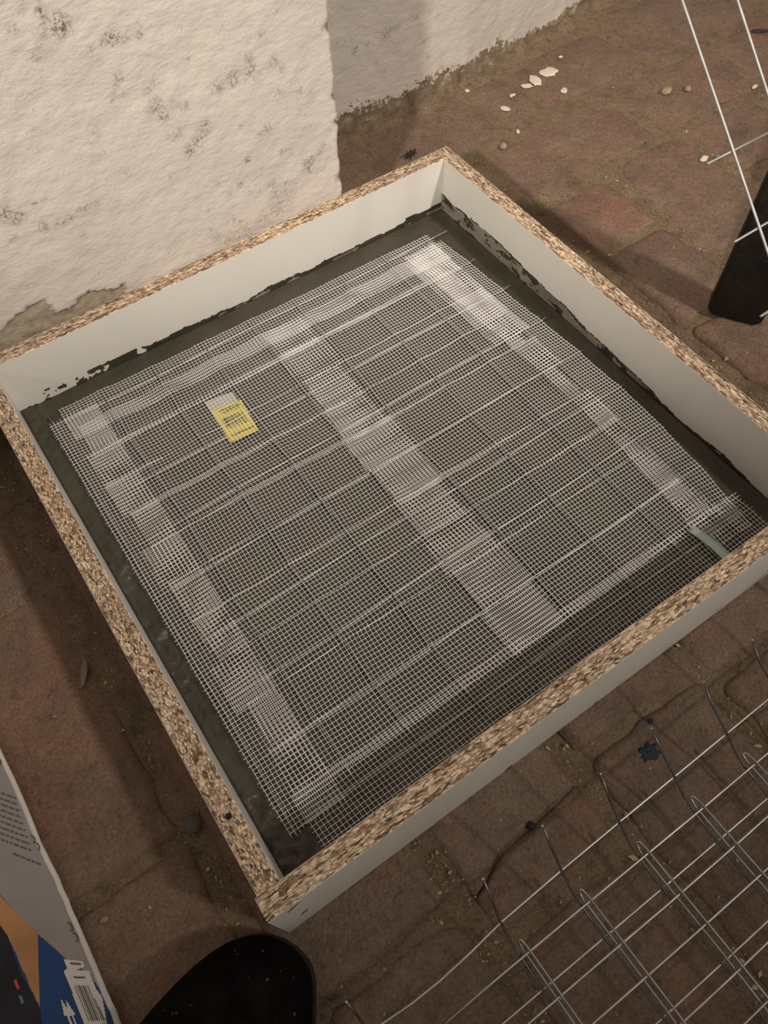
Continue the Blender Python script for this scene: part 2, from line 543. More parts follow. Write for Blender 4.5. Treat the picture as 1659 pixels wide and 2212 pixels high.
# ------------------------------------------------------------------ walls
ST1 = [(0.1883, 0.422, 0.0032, 0.8), (0.1888, 0.4165, 0.0037, 0.9), (0.1889, 0.411, 0.0032, 0.7), (0.1993, 0.404, 0.0069, 1), (0.2006, 0.401, 0.0042, 1), (0.1613, 0.4123, 0.0037, 0.5), (0.1735, 0.4247, 0.0027, 0.4), (0.1837, 0.4015, 0.0042, 0.4), (0.1773, 0.394, 0.0032, 0.4), (0.1716, 0.3874, 0.0037, 0.45), (0.2389, 0.3799, 0.0053, 0.9), (0.2305, 0.3786, 0.0027, 0.7), (0.2187, 0.3789, 0.0027, 0.7), (0.2462, 0.3763, 0.0021, 0.7), (0.2519, 0.3757, 0.0021, 0.8), (0.2642, 0.3745, 0.0027, 0.8), (0.2342, 0.3462, 0.0037, 0.6), (0.2298, 0.3413, 0.0032, 0.45), (0.2254, 0.334, 0.0027, 0.5), (0.2213, 0.3288, 0.0016, 0.6), (0.3657, 0.3197, 0.0037, 0.7), (0.3674, 0.309, 0.0037, 0.8), (0.3696, 0.3011, 0.0042, 0.5), (0.364, 0.3054, 0.0064, 0.5), (0.3818, 0.3382, 0.0032, 0.6), (0.3926, 0.3083, 0.0042, 0.6), (0.3997, 0.2978, 0.0032, 0.5), (0.3455, 0.3062, 0.0053, 0.7), (0.3269, 0.3053, 0.0048, 0.7), (0.3918, 0.2761, 0.0027, 0.6), (0.3985, 0.2753, 0.0021, 0.6), (0.4192, 0.2683, 0.0027, 0.6), (0.429, 0.2627, 0.0021, 0.6), (0.2618, 0.3092, 0.0074, 0.5), (0.2661, 0.2981, 0.0053, 0.7), (0.2768, 0.3056, 0.0042, 0.5), (0.2894, 0.2999, 0.0042, 0.5), (0.2825, 0.2538, 0.0048, 0.9), (0.2889, 0.258, 0.0042, 0.9), (0.2947, 0.2594, 0.0042, 0.8), (0.3019, 0.2669, 0.0048, 0.7), (0.3063, 0.2738, 0.0042, 0.7), (0.2747, 0.2741, 0.0053, 0.5), (0.2685, 0.28, 0.0042, 0.5), (0.2574, 0.327, 0.0037, 0.5), (0.2658, 0.3307, 0.0032, 0.4), (0.3721, 0.2436, 0.0042, 0.6), (0.364, 0.2398, 0.0032, 0.5), (0.3435, 0.2574, 0.0021, 0.7), (0.3441, 0.2174, 0.0027, 1), (0.3301, 0.1915, 0.0032, 0.8), (0.3387, 0.1804, 0.0021, 0.6), (0.3038, 0.2048, 0.0027, 0.4), (0.3143, 0.1865, 0.0027, 0.5), (0.4343, 0.1918, 0.0032, 0.9), (0.4409, 0.195, 0.0027, 0.7), (0.4221, 0.1849, 0.0042, 0.8), (0.4144, 0.184, 0.0042, 0.8), (0.4183, 0.1745, 0.0048, 0.8), (0.4634, 0.2492, 0.0032, 0.8), (0.3861, 0.2103, 0.0027, 0.7), (0.3984, 0.2036, 0.0021, 0.5), (0.0874, 0.2626, 0.0048, 0.9), (0.0911, 0.2688, 0.0037, 0.8), (0.0992, 0.2586, 0.0042, 0.9), (0.0935, 0.2533, 0.0027, 0.8), (0.1158, 0.2381, 0.0037, 0.9), (0.1278, 0.2351, 0.0021, 1), (0.1173, 0.2646, 0.0016, 1), (0.1271, 0.2654, 0.0016, 0.9), (0.0849, 0.2392, 0.0032, 0.5), (0.0987, 0.238, 0.0021, 0.5), (0.1423, 0.2366, 0.0037, 0.6), (0.1538, 0.2407, 0.0027, 0.7), (0.1613, 0.2405, 0.0027, 0.8), (0.1715, 0.2408, 0.0027, 0.7), (0.1342, 0.2349, 0.0032, 0.6), (0.1483, 0.2126, 0.0027, 0.5), (0.368, 0.1736, 0.0053, 0.5), (0.3703, 0.1613, 0.0074, 0.45), (0.3825, 0.159, 0.0095, 0.3), (0.3785, 0.1449, 0.0117, 0.35), (0.3699, 0.139, 0.0106, 0.4), (0.3496, 0.1321, 0.0117, 0.3), (0.3228, 0.1249, 0.0132, 0.4), (0.3045, 0.1272, 0.0117, 0.4), (0.2885, 0.1385, 0.0053, 0.4), (0.313, 0.1528, 0.0021, 0.7), (0.3039, 0.1526, 0.0021, 0.7), (0.321, 0.147, 0.0021, 0.6), (0.2831, 0.1542, 0.0027, 0.5), (0.2848, 0.1786, 0.0021, 0.6), (0.2535, 0.2363, 0.0016, 0.7), (0.2344, 0.3299, 0.0021, 0.6), (0.213, 0.258, 0.0021, 0.6), (0.1933, 0.3072, 0.0016, 0.6), (0.1721, 0.3071, 0.0016, 0.5), (0.1984, 0.308, 0.0027, 0.4)]
ST2 = [(0.7066, 0.127, 0.0056, 0.7), (0.7007, 0.1223, 0.005, 0.7), (0.7148, 0.1296, 0.0043, 0.6), (0.7264, 0.1292, 0.0043, 0.6), (0.6491, 0.118, 0.0031, 0.9), (0.672, 0.1217, 0.0031, 0.6), (0.6535, 0.1245, 0.0019, 0.7), (0.7607, 0.131, 0.0037, 0.4), (0.7506, 0.136, 0.0031, 0.4), (0.777, 0.0923, 0.0031, 0.6), (0.7839, 0.0662, 0.0031, 0.6), (0.7337, 0.0703, 0.0025, 0.4), (0.7596, 0.0932, 0.0019, 0.5), (0.701, 0.0744, 0.0025, 0.5), (0.6847, 0.0905, 0.0019, 0.5), (0.8756, 0.04, 0.0037, 0.5), (0.7995, 0.1197, 0.0025, 0.4), (0.7895, 0.0366, 0.0037, 0.4), (0.8113, 0.0585, 0.0031, 0.3)]
BARE = [(0.005, 0.10), (0.0171, 0.1227), (0.024, 0.1378), (0.0325, 0.1451), (0.0395, 0.1492), (0.052, 0.154), (0.0636, 0.1567), (0.0758, 0.1584), (0.0833, 0.1575), (0.0857, 0.1493), (0.086, 0.1368), (0.0939, 0.1336), (0.1104, 0.1338), (0.1178, 0.1433), (0.1304, 0.143), (0.1523, 0.1342), (0.1676, 0.1326), (0.17, 0.10)]
CHIPS = [(0.319, 0.006), (0.2477, 0.004), (0.2167, 0.0045), (0.146, 0.006)]

def set_attr(o, name, vals):
    a = o.data.attributes.new(name, 'FLOAT', 'POINT')
    a.data.foreach_set('value', vals)

def stain_val(x, z, L):
    s = 0.0
    for (a, b, r, k) in L:
        dx, dz = x - a, z - b
        if abs(dx) < 2.2 * r and abs(dz) < 2.2 * r:
            d = math.hypot(dx, dz) / r
            s = max(s, k * max(0.0, 1.25 - d * 0.62))
    return min(1.0, s)

def wall_left():
    xs = axis_values(-1.6, 0.0, CORNER_X, CORNER_X, 0.0033, 0.08)
    zs = axis_values(-0.02, 0.10, 0.46, 2.6, 0.0033, 0.08)
    V = []; stn = []; bare = []; foot = []
    for z in zs:
        for i, x in enumerate(xs):
            last = i == len(xs) - 1
            y = WALL1_Y - 0.0022 * fbm(x * 7, z * 7, 1.0) - 0.0011 * fbm(x * 38, z * 38, 4.0)
            # bulge where the plaster touches the back board
            b = 1.0 if in_poly(x + 0.002 * n3(x * 200, z * 200), z + 0.002 * n3(x * 200, z * 200, 5), BARE) else 0.0
            y += 0.0045 * b - 0.0015 * b * n3(x * 60, z * 60, 9)
            ex = 0.0025 * fbm(z * 25, 0, 3.0) + 0.0012 * n3(z * 140, 0, 1.0) + 0.012 * (z - 0.13) * (1 if z < 0.5 else 0)
            cb = 0.0
            for (cz, cr) in CHIPS:
                d = math.hypot((z - cz) / cr, (x - CORNER_X) / (cr * 1.3))
                if d < 1.2:
                    cb = max(cb, 1.2 - d)
            k = max(0.0, (x - (CORNER_X - 0.03)) / 0.03)
            xx = x + ex * k - (0.005 * cb if last else 0)
            y += 0.004 * min(1, cb) + (0.0022 if last else 0)
            V.append((xx, y, z)); stn.append(stain_val(x, z, ST1)); bare.append(max(b, min(1.0, cb * 1.2)))
            foot.append(max(0.0, 1 - (z - 0.115) / 0.035) * 0.42 if x > -0.2 else 0.0)
    n = len(xs)
    Fs = [(j * n + i, j * n + i + 1, (j + 1) * n + i + 1, (j + 1) * n + i) for j in range(len(zs) - 1) for i in range(n - 1)]
    # return face into the recess, then the back
    base = len(V)
    for j, z in enumerate(zs):
        e = V[j * n + n - 1]
        for k in range(1, 9):
            y = e[1] + (WALL2_Y + 0.03 - e[1]) * k / 8
            V.append((CORNER_X + (e[0] - CORNER_X) * 0.5 - 0.004 + 0.003 * fbm(y * 20, z * 20, 8), y, z)); stn.append(0.0); bare.append(0.0); foot.append(max(0.0, 1 - z / 0.04))
    for j in range(len(zs) - 1):
        for k in range(8):
            a = base + j * 8 + k - 1 if k else j * n + n - 1
            a2 = base + (j + 1) * 8 + k - 1 if k else (j + 1) * n + n - 1
            Fs.append((a, base + j * 8 + k, base + (j + 1) * 8 + k, a2))
    o = obj('wall_left', V, Fs, PLASTER, None, True)
    set_attr(o, 'stain', stn); set_attr(o, 'bare', bare); set_attr(o, 'foot', foot)
    tag(o, 'rough whitewashed wall pier right behind the box', None, None, 'structure')

def wall_right():
    xs = axis_values(CORNER_X - 0.02, 0.45, 1.30, 2.6, 0.004, 0.08)
    zs = axis_values(-0.03, -0.02, 0.26, 2.6, 0.004, 0.08)
    V = []; stn = []; foot = []
    for z in zs:
        for x in xs:
            y = WALL2_Y + wall2_bend(x) - 0.002 * fbm(x * 8, z * 8, 11.0) - 0.001 * fbm(x * 40, z * 40, 14.0)
            low = max(0.0, 1 - z / 0.03)
            y -= 0.006 * low * low * (0.6 + 0.8 * n3(x * 45, z * 45, 3))
            V.append((x, y, z)); stn.append(stain_val(x, z, ST2))
            edge = 0.030 + 0.012 * fbm(x * 9, 0, 2.0) - (0.012 if x > 0.95 else 0)
            foot.append(max(0.0, min(1.0, 1.05 - 0.5 * z / edge)) if z < 0.06 else 0.0)
    n = len(xs)
    Fs = [(j * n + i, j * n + i + 1, (j + 1) * n + i + 1, (j + 1) * n + i) for j in range(len(zs) - 1) for i in range(n - 1)]
    o = obj('wall_right', V, Fs, PLASTER, None, True)
    set_attr(o, 'stain', stn); set_attr(o, 'foot', foot); set_attr(o, 'bare', [0.0] * len(V))
    tag(o, 'recessed whitewashed wall with a dirt line at the floor', None, None, 'structure')

wall_left()
wall_right()

# ------------------------------------------------------------------ formwork box
W, D, T, H = 0.600, 0.6026, 0.0193, 0.125
ZC = 0.050
box = tag(empty('formwork_box', (W / 2, D / 2, 0)), 'square casting box of white laminated chipboard standing on brick floor', 'formwork')

def board(length, origin, rotz, mat, label, inner_sign):
    """board along local +x, thickness along local y (0..T), height z 0..H"""
    lam = 0.0003
    nn = 60
    V = []; Fs = []
    r = random.Random(int(length * 1e4) + int(rotz * 10))
    for i in range(nn + 1):
        x = length * i / nn
        e0 = 0.0001 * abs(n3(x * 60, 2, 1)); e1 = -0.0001 * abs(n3(x * 60, 5, 2))
        rz = 0.0003 * n3(x * 90, 3, 7)
        V += [(x, lam + e0, 0), (x, T - lam + e1, 0), (x, T - lam + e1, H - 0.0006), (x, T - lam - 0.0006 + e1, H + rz), (x, lam + 0.0006 + e0, H + rz), (x, lam + e0, H - 0.0006)]
    for i in range(nn):
        a = i * 6; b = a + 6
        for k in range(6):
            Fs.append((a + (k + 1) % 6, a + k, b + k, b + (k + 1) % 6))
    Fs.append(tuple(range(0, 6))); Fs.append(tuple(reversed(range(nn * 6, nn * 6 + 6))))
    bd = obj('board', V, Fs, mat, box)
    bd.location = Vector(origin) - Vector(box.location)
    bd.rotation_euler = (0, 0, rotz)
    tag(bd, label)
    for y0, y1 in ((0.0, lam), (T - lam, T)):
        m = MB()
        m.box((0.0003, y0, 0.0006), (length - 0.0003, y1, H - 0.0007))
        f = m.build('laminate_face', LAM, bd)
        tag(f, 'smooth off-white laminate skin')
    return bd

front = board(W + T + 0.0215, (-0.0215, -T, 0), 0.0, CHIP, 'chipboard rim with pale flakes, nearest board', 1)
left = board(D + 0.0, (0.0, 0.0, 0), math.pi / 2, CHIPF, 'crumbly chipboard rim, left board', 1)
back = board(W + T, (-T, D, 0), 0.0, CHIP, 'chipboard rim against the wall', 1)
right = board(D + T, (W + T, 0.0, 0), math.pi / 2, CHIP, 'chipboard rim on the far right', 1)
# knocks in the front board's skin and a knot hole in the left rim
def chip_mark(parent, pts, name, mat, dy):
    V = []
    for (x, z) in pts: V.append((x, dy, z))
    for (x, z) in pts: V.append((x, dy - 0.0004, z))
    n = len(pts)
    Fs = [tuple(range(n)), tuple(reversed(range(n, 2 * n)))] + [(i, i + n, (i + 1) % n + n, (i + 1) % n) for i in range(n)]
    obj(name, V, Fs, mat, parent)
BRN = plain('bare_chipboard_core', (0.10, 0.062, 0.036), 0.8)
chip_mark(front, [(0.018, 0.050), (0.024, 0.054), (0.026, 0.058), (0.021, 0.055)], 'chipped_spot', BRN, -0.0001)
chip_mark(front, [(0.014, 0.108), (0.022, 0.1135), (0.0255, 0.116), (0.019, 0.1145)], 'chipped_spot', BRN, -0.0001)
chip_mark(front, [(0.235, 0.001), (0.243, 0.002), (0.242, 0.008), (0.237, 0.006)], 'chipped_spot', BRN, -0.0001)
chip_mark(front, [(0.345, 0.001), (0.350, 0.001), (0.349, 0.005), (0.346, 0.006)], 'chipped_spot', BRN, -0.0001)
km = MB()
km.tube([(0.0605, 0.0095, H - 0.003), (0.0605, 0.0095, H + 0.0006)], 0.0026, 9)
tag(km.build('knot_hole', plain('dark_hole', (0.008, 0.005, 0.003), 0.9), left), 'dark hole in the chipboard rim')

# ------------------------------------------------------------------ concrete
N = 260
V = []
for j in range(N + 1):
    for i in range(N + 1):
        x = 0.0004 + (W - 0.0008) * i / N; y = 0.0004 + (D - 0.0008) * j / N
        e = min(x, W - x, y, D - y)
        lump = max(0.0, 1 - min(x, y * 0.8) / 0.035)
        rid = 1 - abs(n3(x * 95, y * 95, 6)) * 2.2
        z = ZC + 0.0007 * fbm(x * 14, y * 14, 2) + 0.0026 * min(1, lump * 2) * fbm(x * 50, y * 50, 6) + 0.0032 * min(1, lump * 2.5) * max(0.0, rid) * (0.5 + n3(x * 30, y * 30, 3)) + 0.0012 * max(0, 1 - e / 0.006)
        V.append((x, y, z))
Fs = [(j * (N + 1) + i, j * (N + 1) + i + 1, (j + 1) * (N + 1) + i + 1, (j + 1) * (N + 1) + i) for j in range(N) for i in range(N)]
b0 = len(V)
V += [(0.0004, 0.0004, 0.002), (W - 0.0004, 0.0004, 0.002), (W - 0.0004, D - 0.0004, 0.002), (0.0004, D - 0.0004, 0.002)]
c = [0, N, (N + 1) * (N + 1) - 1, (N + 1) * N]
ring = [list(range(0, N + 1)), [k * (N + 1) + N for k in range(N + 1)], [(N + 1) * N + N - k for k in range(N + 1)], [(N - k) * (N + 1) for k in range(N + 1)]]
for q in range(4):
    Fs.append(tuple(reversed(ring[q])) + (b0 + q, b0 + (q + 1) % 4))
Fs.append((b0 + 3, b0 + 2, b0 + 1, b0))
conc = obj('concrete_slab', V, Fs, CONC, None, False)
conc.data.polygons.foreach_set('use_smooth', [i < N * N for i in range(len(conc.data.polygons))])
tag(conc, 'fresh dark grey concrete filling the box below the tape', 'concrete')

def smear(name, axis, const, s0, s1, keep, mat, thick, q=0.0013, zmax=0.034, lab=None):
    """thin film stuck to a board face: cells kept by keep(s, z)"""
    ns = int((s1 - s0) / q); nz = int(zmax / q)
    V = []; Fs = []; idx = {}
    def vid(i, k, l):
        key = (i, k, l)
        if key not in idx:
            s = s0 + i * q + 0.0005 * n3(i * 0.9, k * 0.9, 1); z = ZC - 0.001 + k * q + 0.0005 * n3(i * 0.9, k * 0.9, 8)
            d = const - (thick if l else 0.00005)
            idx[key] = len(V)
            V.append((s, d, z) if axis == 'x' else (d, s, z))
        return idx[key]
    cells = {(i, k) for i in range(ns) for k in range(nz) if keep(s0 + i * q, k * q)}
    for (i, k) in cells:
        Fs.append((vid(i, k, 1), vid(i + 1, k, 1), vid(i + 1, k + 1, 1), vid(i, k + 1, 1)))
        for (di, dk, a, b) in ((-1, 0, (i, k), (i, k + 1)), (1, 0, (i + 1, k), (i + 1, k + 1)), (0, -1, (i, k), (i + 1, k)), (0, 1, (i, k + 1), (i + 1, k + 1))):
            if (i + di, k + dk) not in cells:
                Fs.append((vid(*a, 0), vid(*b, 0), vid(*b, 1), vid(*a, 1)))
    o = obj(name, V, Fs, mat, conc)
    if lab: tag(o, lab)
    return o

def keep_back(s, z):
    h = 0.0065 + 0.0045 * fbm(s * 16, 0, 3) + 0.0020 * n3(s * 120, 0, 5)
    if s < 0.20:
        h += 0.0085 * min(1.0, (0.20 - s) / 0.1)
    if s < 0.03: return False
    if s > 0.54: h += 0.004
    if z > h: return False
    if s < 0.20 and fbm(s * 55, z * 55, 2) > 0.30: return False
    if s < 0.085 and fbm(s * 70, z * 90, 12) > -0.05: return False
    return True
smear('smear', 'x', D, 0.0, W, keep_back, SMEAR, 0.0009, lab='dark concrete splashed along the back board')
def right_h(s):
    t = min(1.0, max(0.0, (s - 0.16) / 0.32))
    return 0.0040 + 0.0205 * t + 0.0045 * fbm(s * 15, 0, 9) + 0.0012 * n3(s * 140, 0, 5)
def keep_right(s, z):
    h = right_h(s)
    if z > h: return False
    if s > 0.50 and z > 0.006 and fbm(s * 60, z * 90, 31) > 0.22: return False
    return True
smear('smear', 'y', W, 0.0, D, keep_right, SMEAR, 0.0006, lab='dark concrete splashed along the right board')
def keep_right_dry(s, z):
    h = right_h(s)
    lo = 0.0008 + 0.0030 * max(0.0, (0.36 - s) / 0.2) + 0.002 * n3(s * 40, 0, 4)
    top = h - 0.0010 - 0.0035 * max(0.0, fbm(s * 28, 3, 2))
    if not (lo < z < top): return False
    g = fbm(s * 45, z * 95, 6) + 0.45 * n3(s * 190, z * 240, 2)
    return s > 0.10 and g > (-0.20 if s > 0.26 else 0.05)
smear('dried_film', 'y', W, 0.0, D, keep_right_dry, DRY, 0.0011, lab='pale drying cement film on the right board')
def keep_back_dry(s, z):
    h = 0.0045 + 0.0035 * fbm(s * 16, 0, 3)
    return z < h and fbm(s * 40, z * 90, 21) > 0.12 and s > 0.18
smear('dried_film', 'x', D, 0.0, W, keep_back_dry, DRY, 0.0013, lab='pale drying cement film on the back board')
def keep_left(s, z):
    return z < 0.003 + 0.003 * fbm(s * 20, 0, 5)
o = smear('smear', 'y', 0.0014, 0.0, D, keep_left, SMEAR, 0.0009, lab='dark concrete edge along the left board')

# ------------------------------------------------------------------ steel mesh lying in the concrete
RW = 0.00115
XW = [0.0255, 0.089, 0.1525, 0.2180, 0.2812, 0.3450, 0.4150, 0.4800, 0.5440]
YW = [0.0375, 0.1035, 0.1680, 0.2330, 0.3005, 0.3655, 0.4330, 0.4960, 0.5590]
TIP = [0.570, 0.572, 0.575, 0.5855, 0.5815, 0.582, 0.582, 0.575, 0.578]
slabmesh = tag(empty('reinforcing_mesh', (0.3, 0.3, ZC)), 'grey welded steel mesh half sunk in the concrete under the tape', 'wire mesh')
def put(m, name, mat, parent):
    o = m.build(name, mat, parent, True)
    o.matrix_parent_inverse = Matrix.Translation(-Vector(parent.location))
    return o
for k, y in enumerate(YW):
    m = MB()
    pts = [(0.020 + (TIP[k] - 0.020) * i / 14, y + 0.0012 * math.sin(i * 0.9 + k) , 0.0518 + 0.0006 * math.sin(i * 0.7 + k * 2)) for i in range(15)]
    m.tube(pts, RW, 8)
    put(m, 'wire', STEELIN, slabmesh)
for k, x in enumerate(XW):
    m = MB()
    y0 = 0.031 + 0.003 * (k % 3)
    pts = [(x + 0.0012 * math.sin(i * 0.8 + k), y0 + (0.572 - y0) * i / 14, 0.0541 + 0.0006 * math.sin(i * 0.6 + k)) for i in range(15)]
    m.tube(pts, RW, 8)
    put(m, 'wire', STEELIN2, slabmesh)

# ------------------------------------------------------------------ glass fibre mesh tape
PITCH = 0.00422
def near(v, L):
    d = min(abs(v - a) for a in L)
    return max(0.0, 1 - d / 0.022)
def tape_z(x, y, layer):
    r = max(near(x, XW), 0.75 * near(y, YW))
    r = r * r * (3 - 2 * r)
    return 0.0541 + 0.0020 * r + 0.0005 * n3(x * 25, y * 25, layer * 3.1) + 0.00055 * layer
def strip(axis, s0, s1, tc, width, layer, label, group, parent=None, name='mesh_tape', rag=0.0012, seed=0, cut0=None, cut1=None):
    r = random.Random(seed)
    m = MB()
    n = int(round(width / PITCH))
    wob = [r.uniform(-1, 1) for _ in range(6)]
    def P(s, t):
        # wander of the whole strip
        c = tc(s) + 0.0009 * wob[0] * math.sin(s * 9 + wob[1] * 3) + 0.0005 * wob[2] * math.sin(s * 31 + wob[3] * 3)
        tt = c + t + 0.0005 * n3(s * 30, t * 80, seed + 0.5)
        x, y = (s, tt) if axis == 'x' else (tt, s)
        return (x, y, tape_z(x, y, layer))
    for k in range(n + 1):
        t = -width / 2 + k * width / n
        a = s0 + r.uniform(-rag, rag) * 1.5; b = s1 + r.uniform(-rag, rag) * 1.5
        q = max(4, int((b - a) / 0.0095))
        m.tube([P(a + (b - a) * i / q, t) for i in range(q + 1)], 0.00028, 4, 0.00018, cap=False)
    ns = int((s1 - s0) / PITCH)
    off = r.uniform(0.001, PITCH - 0.001)
    for i in range(ns):
        s = s0 + off + i * PITCH
        a = -width / 2 - r.uniform(0.0004, 0.0026); b = width / 2 + r.uniform(0.0004, 0.0026)
        sk = 0.0030 * wob[5] + 0.0022 * math.sin(s * 13 + wob[4] * 3)
        q = 6
        pts = []
        for j in range(q + 1):
            t = a + (b - a) * j / q
            p = P(s + sk * (t / width), t)
            pts.append((p[0], p[1], p[2] + 0.00028))
        m.tube(pts, 0.00028, 4, 0.00018, cap=False)
    o = m.build(name, TAPE, None, False)
    tag(o, label, 'mesh tape', group)
    return o

EDG_L = [0.0555, 0.1040, 0.1555, 0.2045, 0.2535, 0.3030, 0.3560, 0.3980, 0.4470, 0.4960, 0.5350]
EDG_R = [0.0525, 0.1035, 0.1515, 0.2020, 0.2480, 0.2980, 0.3470, 0.3960, 0.4460, 0.4950, 0.5330]
ORD = ['first', 'second', 'third', 'fourth', 'fifth', 'sixth', 'seventh', 'eighth', 'ninth', 'tenth']
def lin(a, b, s0=0.0, s1=0.6):
    return lambda s: a + (b - a) * (s - s0) / (s1 - s0)
for k in range(10):
    a, b = EDG_L[k], EDG_L[k + 1]
    c0 = (a + b) / 2
    x0 = 0.040 + 0.006 * math.sin(k * 2.3); x1 = 0.338 + 0.004 * math.sin(k * 1.7)
    tilt = 0.013 * math.sin(k * 1.9 + 1)
    sag = 0.007 if k in (5, 6) else 0.002
    strip('x', x0, x1, (lambda c0=c0, tilt=tilt, sag=sag: lambda s: c0 + tilt * (0.19 - s) - sag * max(0, s - 0.16) / 0.17)(), 0.0485, 1 + 0.3 * (k % 2),
          'white mesh tape strip, left half, %s from the front board' % ORD[k], 'mesh tape strips across the left half', seed=100 + k)
for k in range(10):
    a, b = EDG_R[k], EDG_R[k + 1]
    c0 = (a + b) / 2
    x0 = 0.2835 + 0.004 * math.sin(k * 2.1) - 0.010 * (1 - k / 9); x1 = 0.541 + 0.006 * math.sin(k * 2.9)
    tilt = 0.011 * math.sin(k * 2.9 + 2)
    strip('x', x0, x1, (lambda c0=c0, tilt=tilt: lambda s: c0 + tilt * (s - 0.42))(), 0.0485, 2 + 0.3 * (k % 2),
          'white mesh tape strip, right half, %s from the front board' % ORD[k], 'mesh tape strips across the right half', seed=200 + k)
RP = [(0.0, 0.524), (0.02, 0.530), (0.10, 0.5405), (0.20, 0.5475), (0.30, 0.5455), (0.44, 0.5375), (0.60, 0.5255)]
def right_path(s):
    for a, b in zip(RP[:-1], RP[1:]):
        if s <= b[0]:
            t = (s - a[0]) / (b[0] - a[0]); t = t * t * (3 - 2 * t) * 0.5 + t * 0.5
            return a[1] + (b[1] - a[1]) * t
    return RP[-1][1]
strip('y', 0.034, 0.5595, lin(0.0475, 0.0480), 0.0530, 3, 'long white mesh tape strip along the left board', 'mesh tape strips around the edge', seed=301)
strip('y', 0.022, 0.5480, right_path, 0.0545, 3, 'long white mesh tape strip along the right board', 'mesh tape strips around the edge', seed=302)
strip('x', 0.0368, 0.575, lin(0.0375, 0.0345), 0.0480, 2.4, 'long white mesh tape strip along the front board', 'mesh tape strips around the edge', seed=303)
strip('x', 0.0368, 0.5500, lin(0.5500, 0.5370), 0.0490, 2.6, 'long white mesh tape strip along the back board', 'mesh tape strips around the edge', seed=304)
strip('y', 0.36, 0.5480, lin(0.5250, 0.5170, 0.36, 0.55), 0.0480, 3.8, 'short white mesh tape strip doubled over the far right corner', 'mesh tape strips around the edge', seed=306)

# ------------------------------------------------------------------ yellow label under the tape
def quad_patch(c, z):
    """flat sheet from 4 corners, thickness 0.2 mm"""
    V = [(x, y, z) for x, y in c] + [(x, y, z + 0.0002) for x, y in c]
    return V, [(3, 2, 1, 0), (4, 5, 6, 7), (0, 1, 5, 4), (1, 2, 6, 5), (2, 3, 7, 6), (3, 0, 4, 7)]
lab_root = tag(empty('product_label', (0.195, 0.455, 0.0533)), 'yellow barcode label caught beneath the white mesh tape', 'label')
LB = [(0.1762, 0.4225), (0.2098, 0.4188), (0.2150, 0.4690), (0.1790, 0.4735)]
V, Fs = quad_patch([(x - 0.195, y - 0.455) for x, y in LB], 0.0003)
obj('label_paper', V, Fs, YELLOW, lab_root)
V, Fs = quad_patch([(x - 0.195, y - 0.455) for x, y in [(0.1770, 0.4500), (0.2118, 0.4690), (0.2128, 0.4850), (0.1786, 0.4905)]], 0.0)
obj('clear_film', V, Fs, GREYFILM, lab_root)
def lab_uv(u, v):
    a = Vector(LB[0]).lerp(Vector(LB[1]), u); b = Vector(LB[3]).lerp(Vector(LB[2]), u)
    p = a.lerp(b, v)
    return (p.x - 0.195, p.y - 0.455)
def print_bar(name, bars, mat=PRINT):
    V = []; Fs = []
    for (u0, v0, u1, v1) in bars:
        i = len(V)
        V += [lab_uv(u0, v0) + (0.00056,), lab_uv(u1, v0) + (0.00056,), lab_uv(u1, v1) + (0.00056,), lab_uv(u0, v1) + (0.00056,)]
        Fs.append((i, i + 1, i + 2, i + 3))
    obj(name, V, Fs, mat, lab_root)
r = random.Random(3)
bars = []
u = 0.14
while u < 0.86:
    w = r.choice((0.008, 0.012, 0.012, 0.02, 0.026))
    bars.append((u, 0.40, u + w, 0.68))
    u += w + r.choice((0.009, 0.012, 0.018, 0.022))
print_bar('barcode', bars)
def words(u0, u1, v, h, gap=0.02, seed=1):
    r = random.Random(seed)
    out = []
    u = u0
    while u < u1:
        w = r.uniform(0.012, 0.03)
        out.append((u, v + r.uniform(-0.006, 0.006), u + w, v + h * r.uniform(0.7, 1.1)))
        u += w + (gap if r.random() < 0.2 else 0.008)
    return out
for a in ((0.2, 0.86, 0.90, 0.035, 0.02, 2), (0.22, 0.90, 0.85, 0.035, 0.02, 4), (0.3, 0.85, 0.795, 0.030, 0.02, 5), (0.2, 0.85, 0.345, 0.032, 0.03, 6)):
    print_bar('printed_line', words(*a))
print_bar('printed_footer', words(0.12, 0.90, 0.135, 0.055, seed=8))

# pale blue backing strip near the right front corner
pts = [(0.5045, 0.0525), (0.5060, 0.040), (0.5072, 0.026), (0.5075, 0.0115), (0.5070, -0.0000 + 0.004)]
V = []; Fs = []
for k, (x, y) in enumerate(pts):
    z = 0.0588 + 0.0030 * math.sin(k * 0.75)
    for dx in (-0.0050, 0.0, 0.0050):
        V.append((x + dx, y + dx * 0.05, z + 0.0004 * (dx == 0)))
for k in range(len(pts) - 1):
    for j in range(2):
        Fs.append((k * 3 + j, k * 3 + j + 1, k * 3 + j + 4, k * 3 + j + 3))
o = obj('backing_strip', V, Fs, TEAL, None, True)
sm = o.modifiers.new('solid', 'SOLIDIFY'); sm.thickness = 0.0003
tag(o, 'pale blue liner strip lying on the tape by the front board', 'strip')

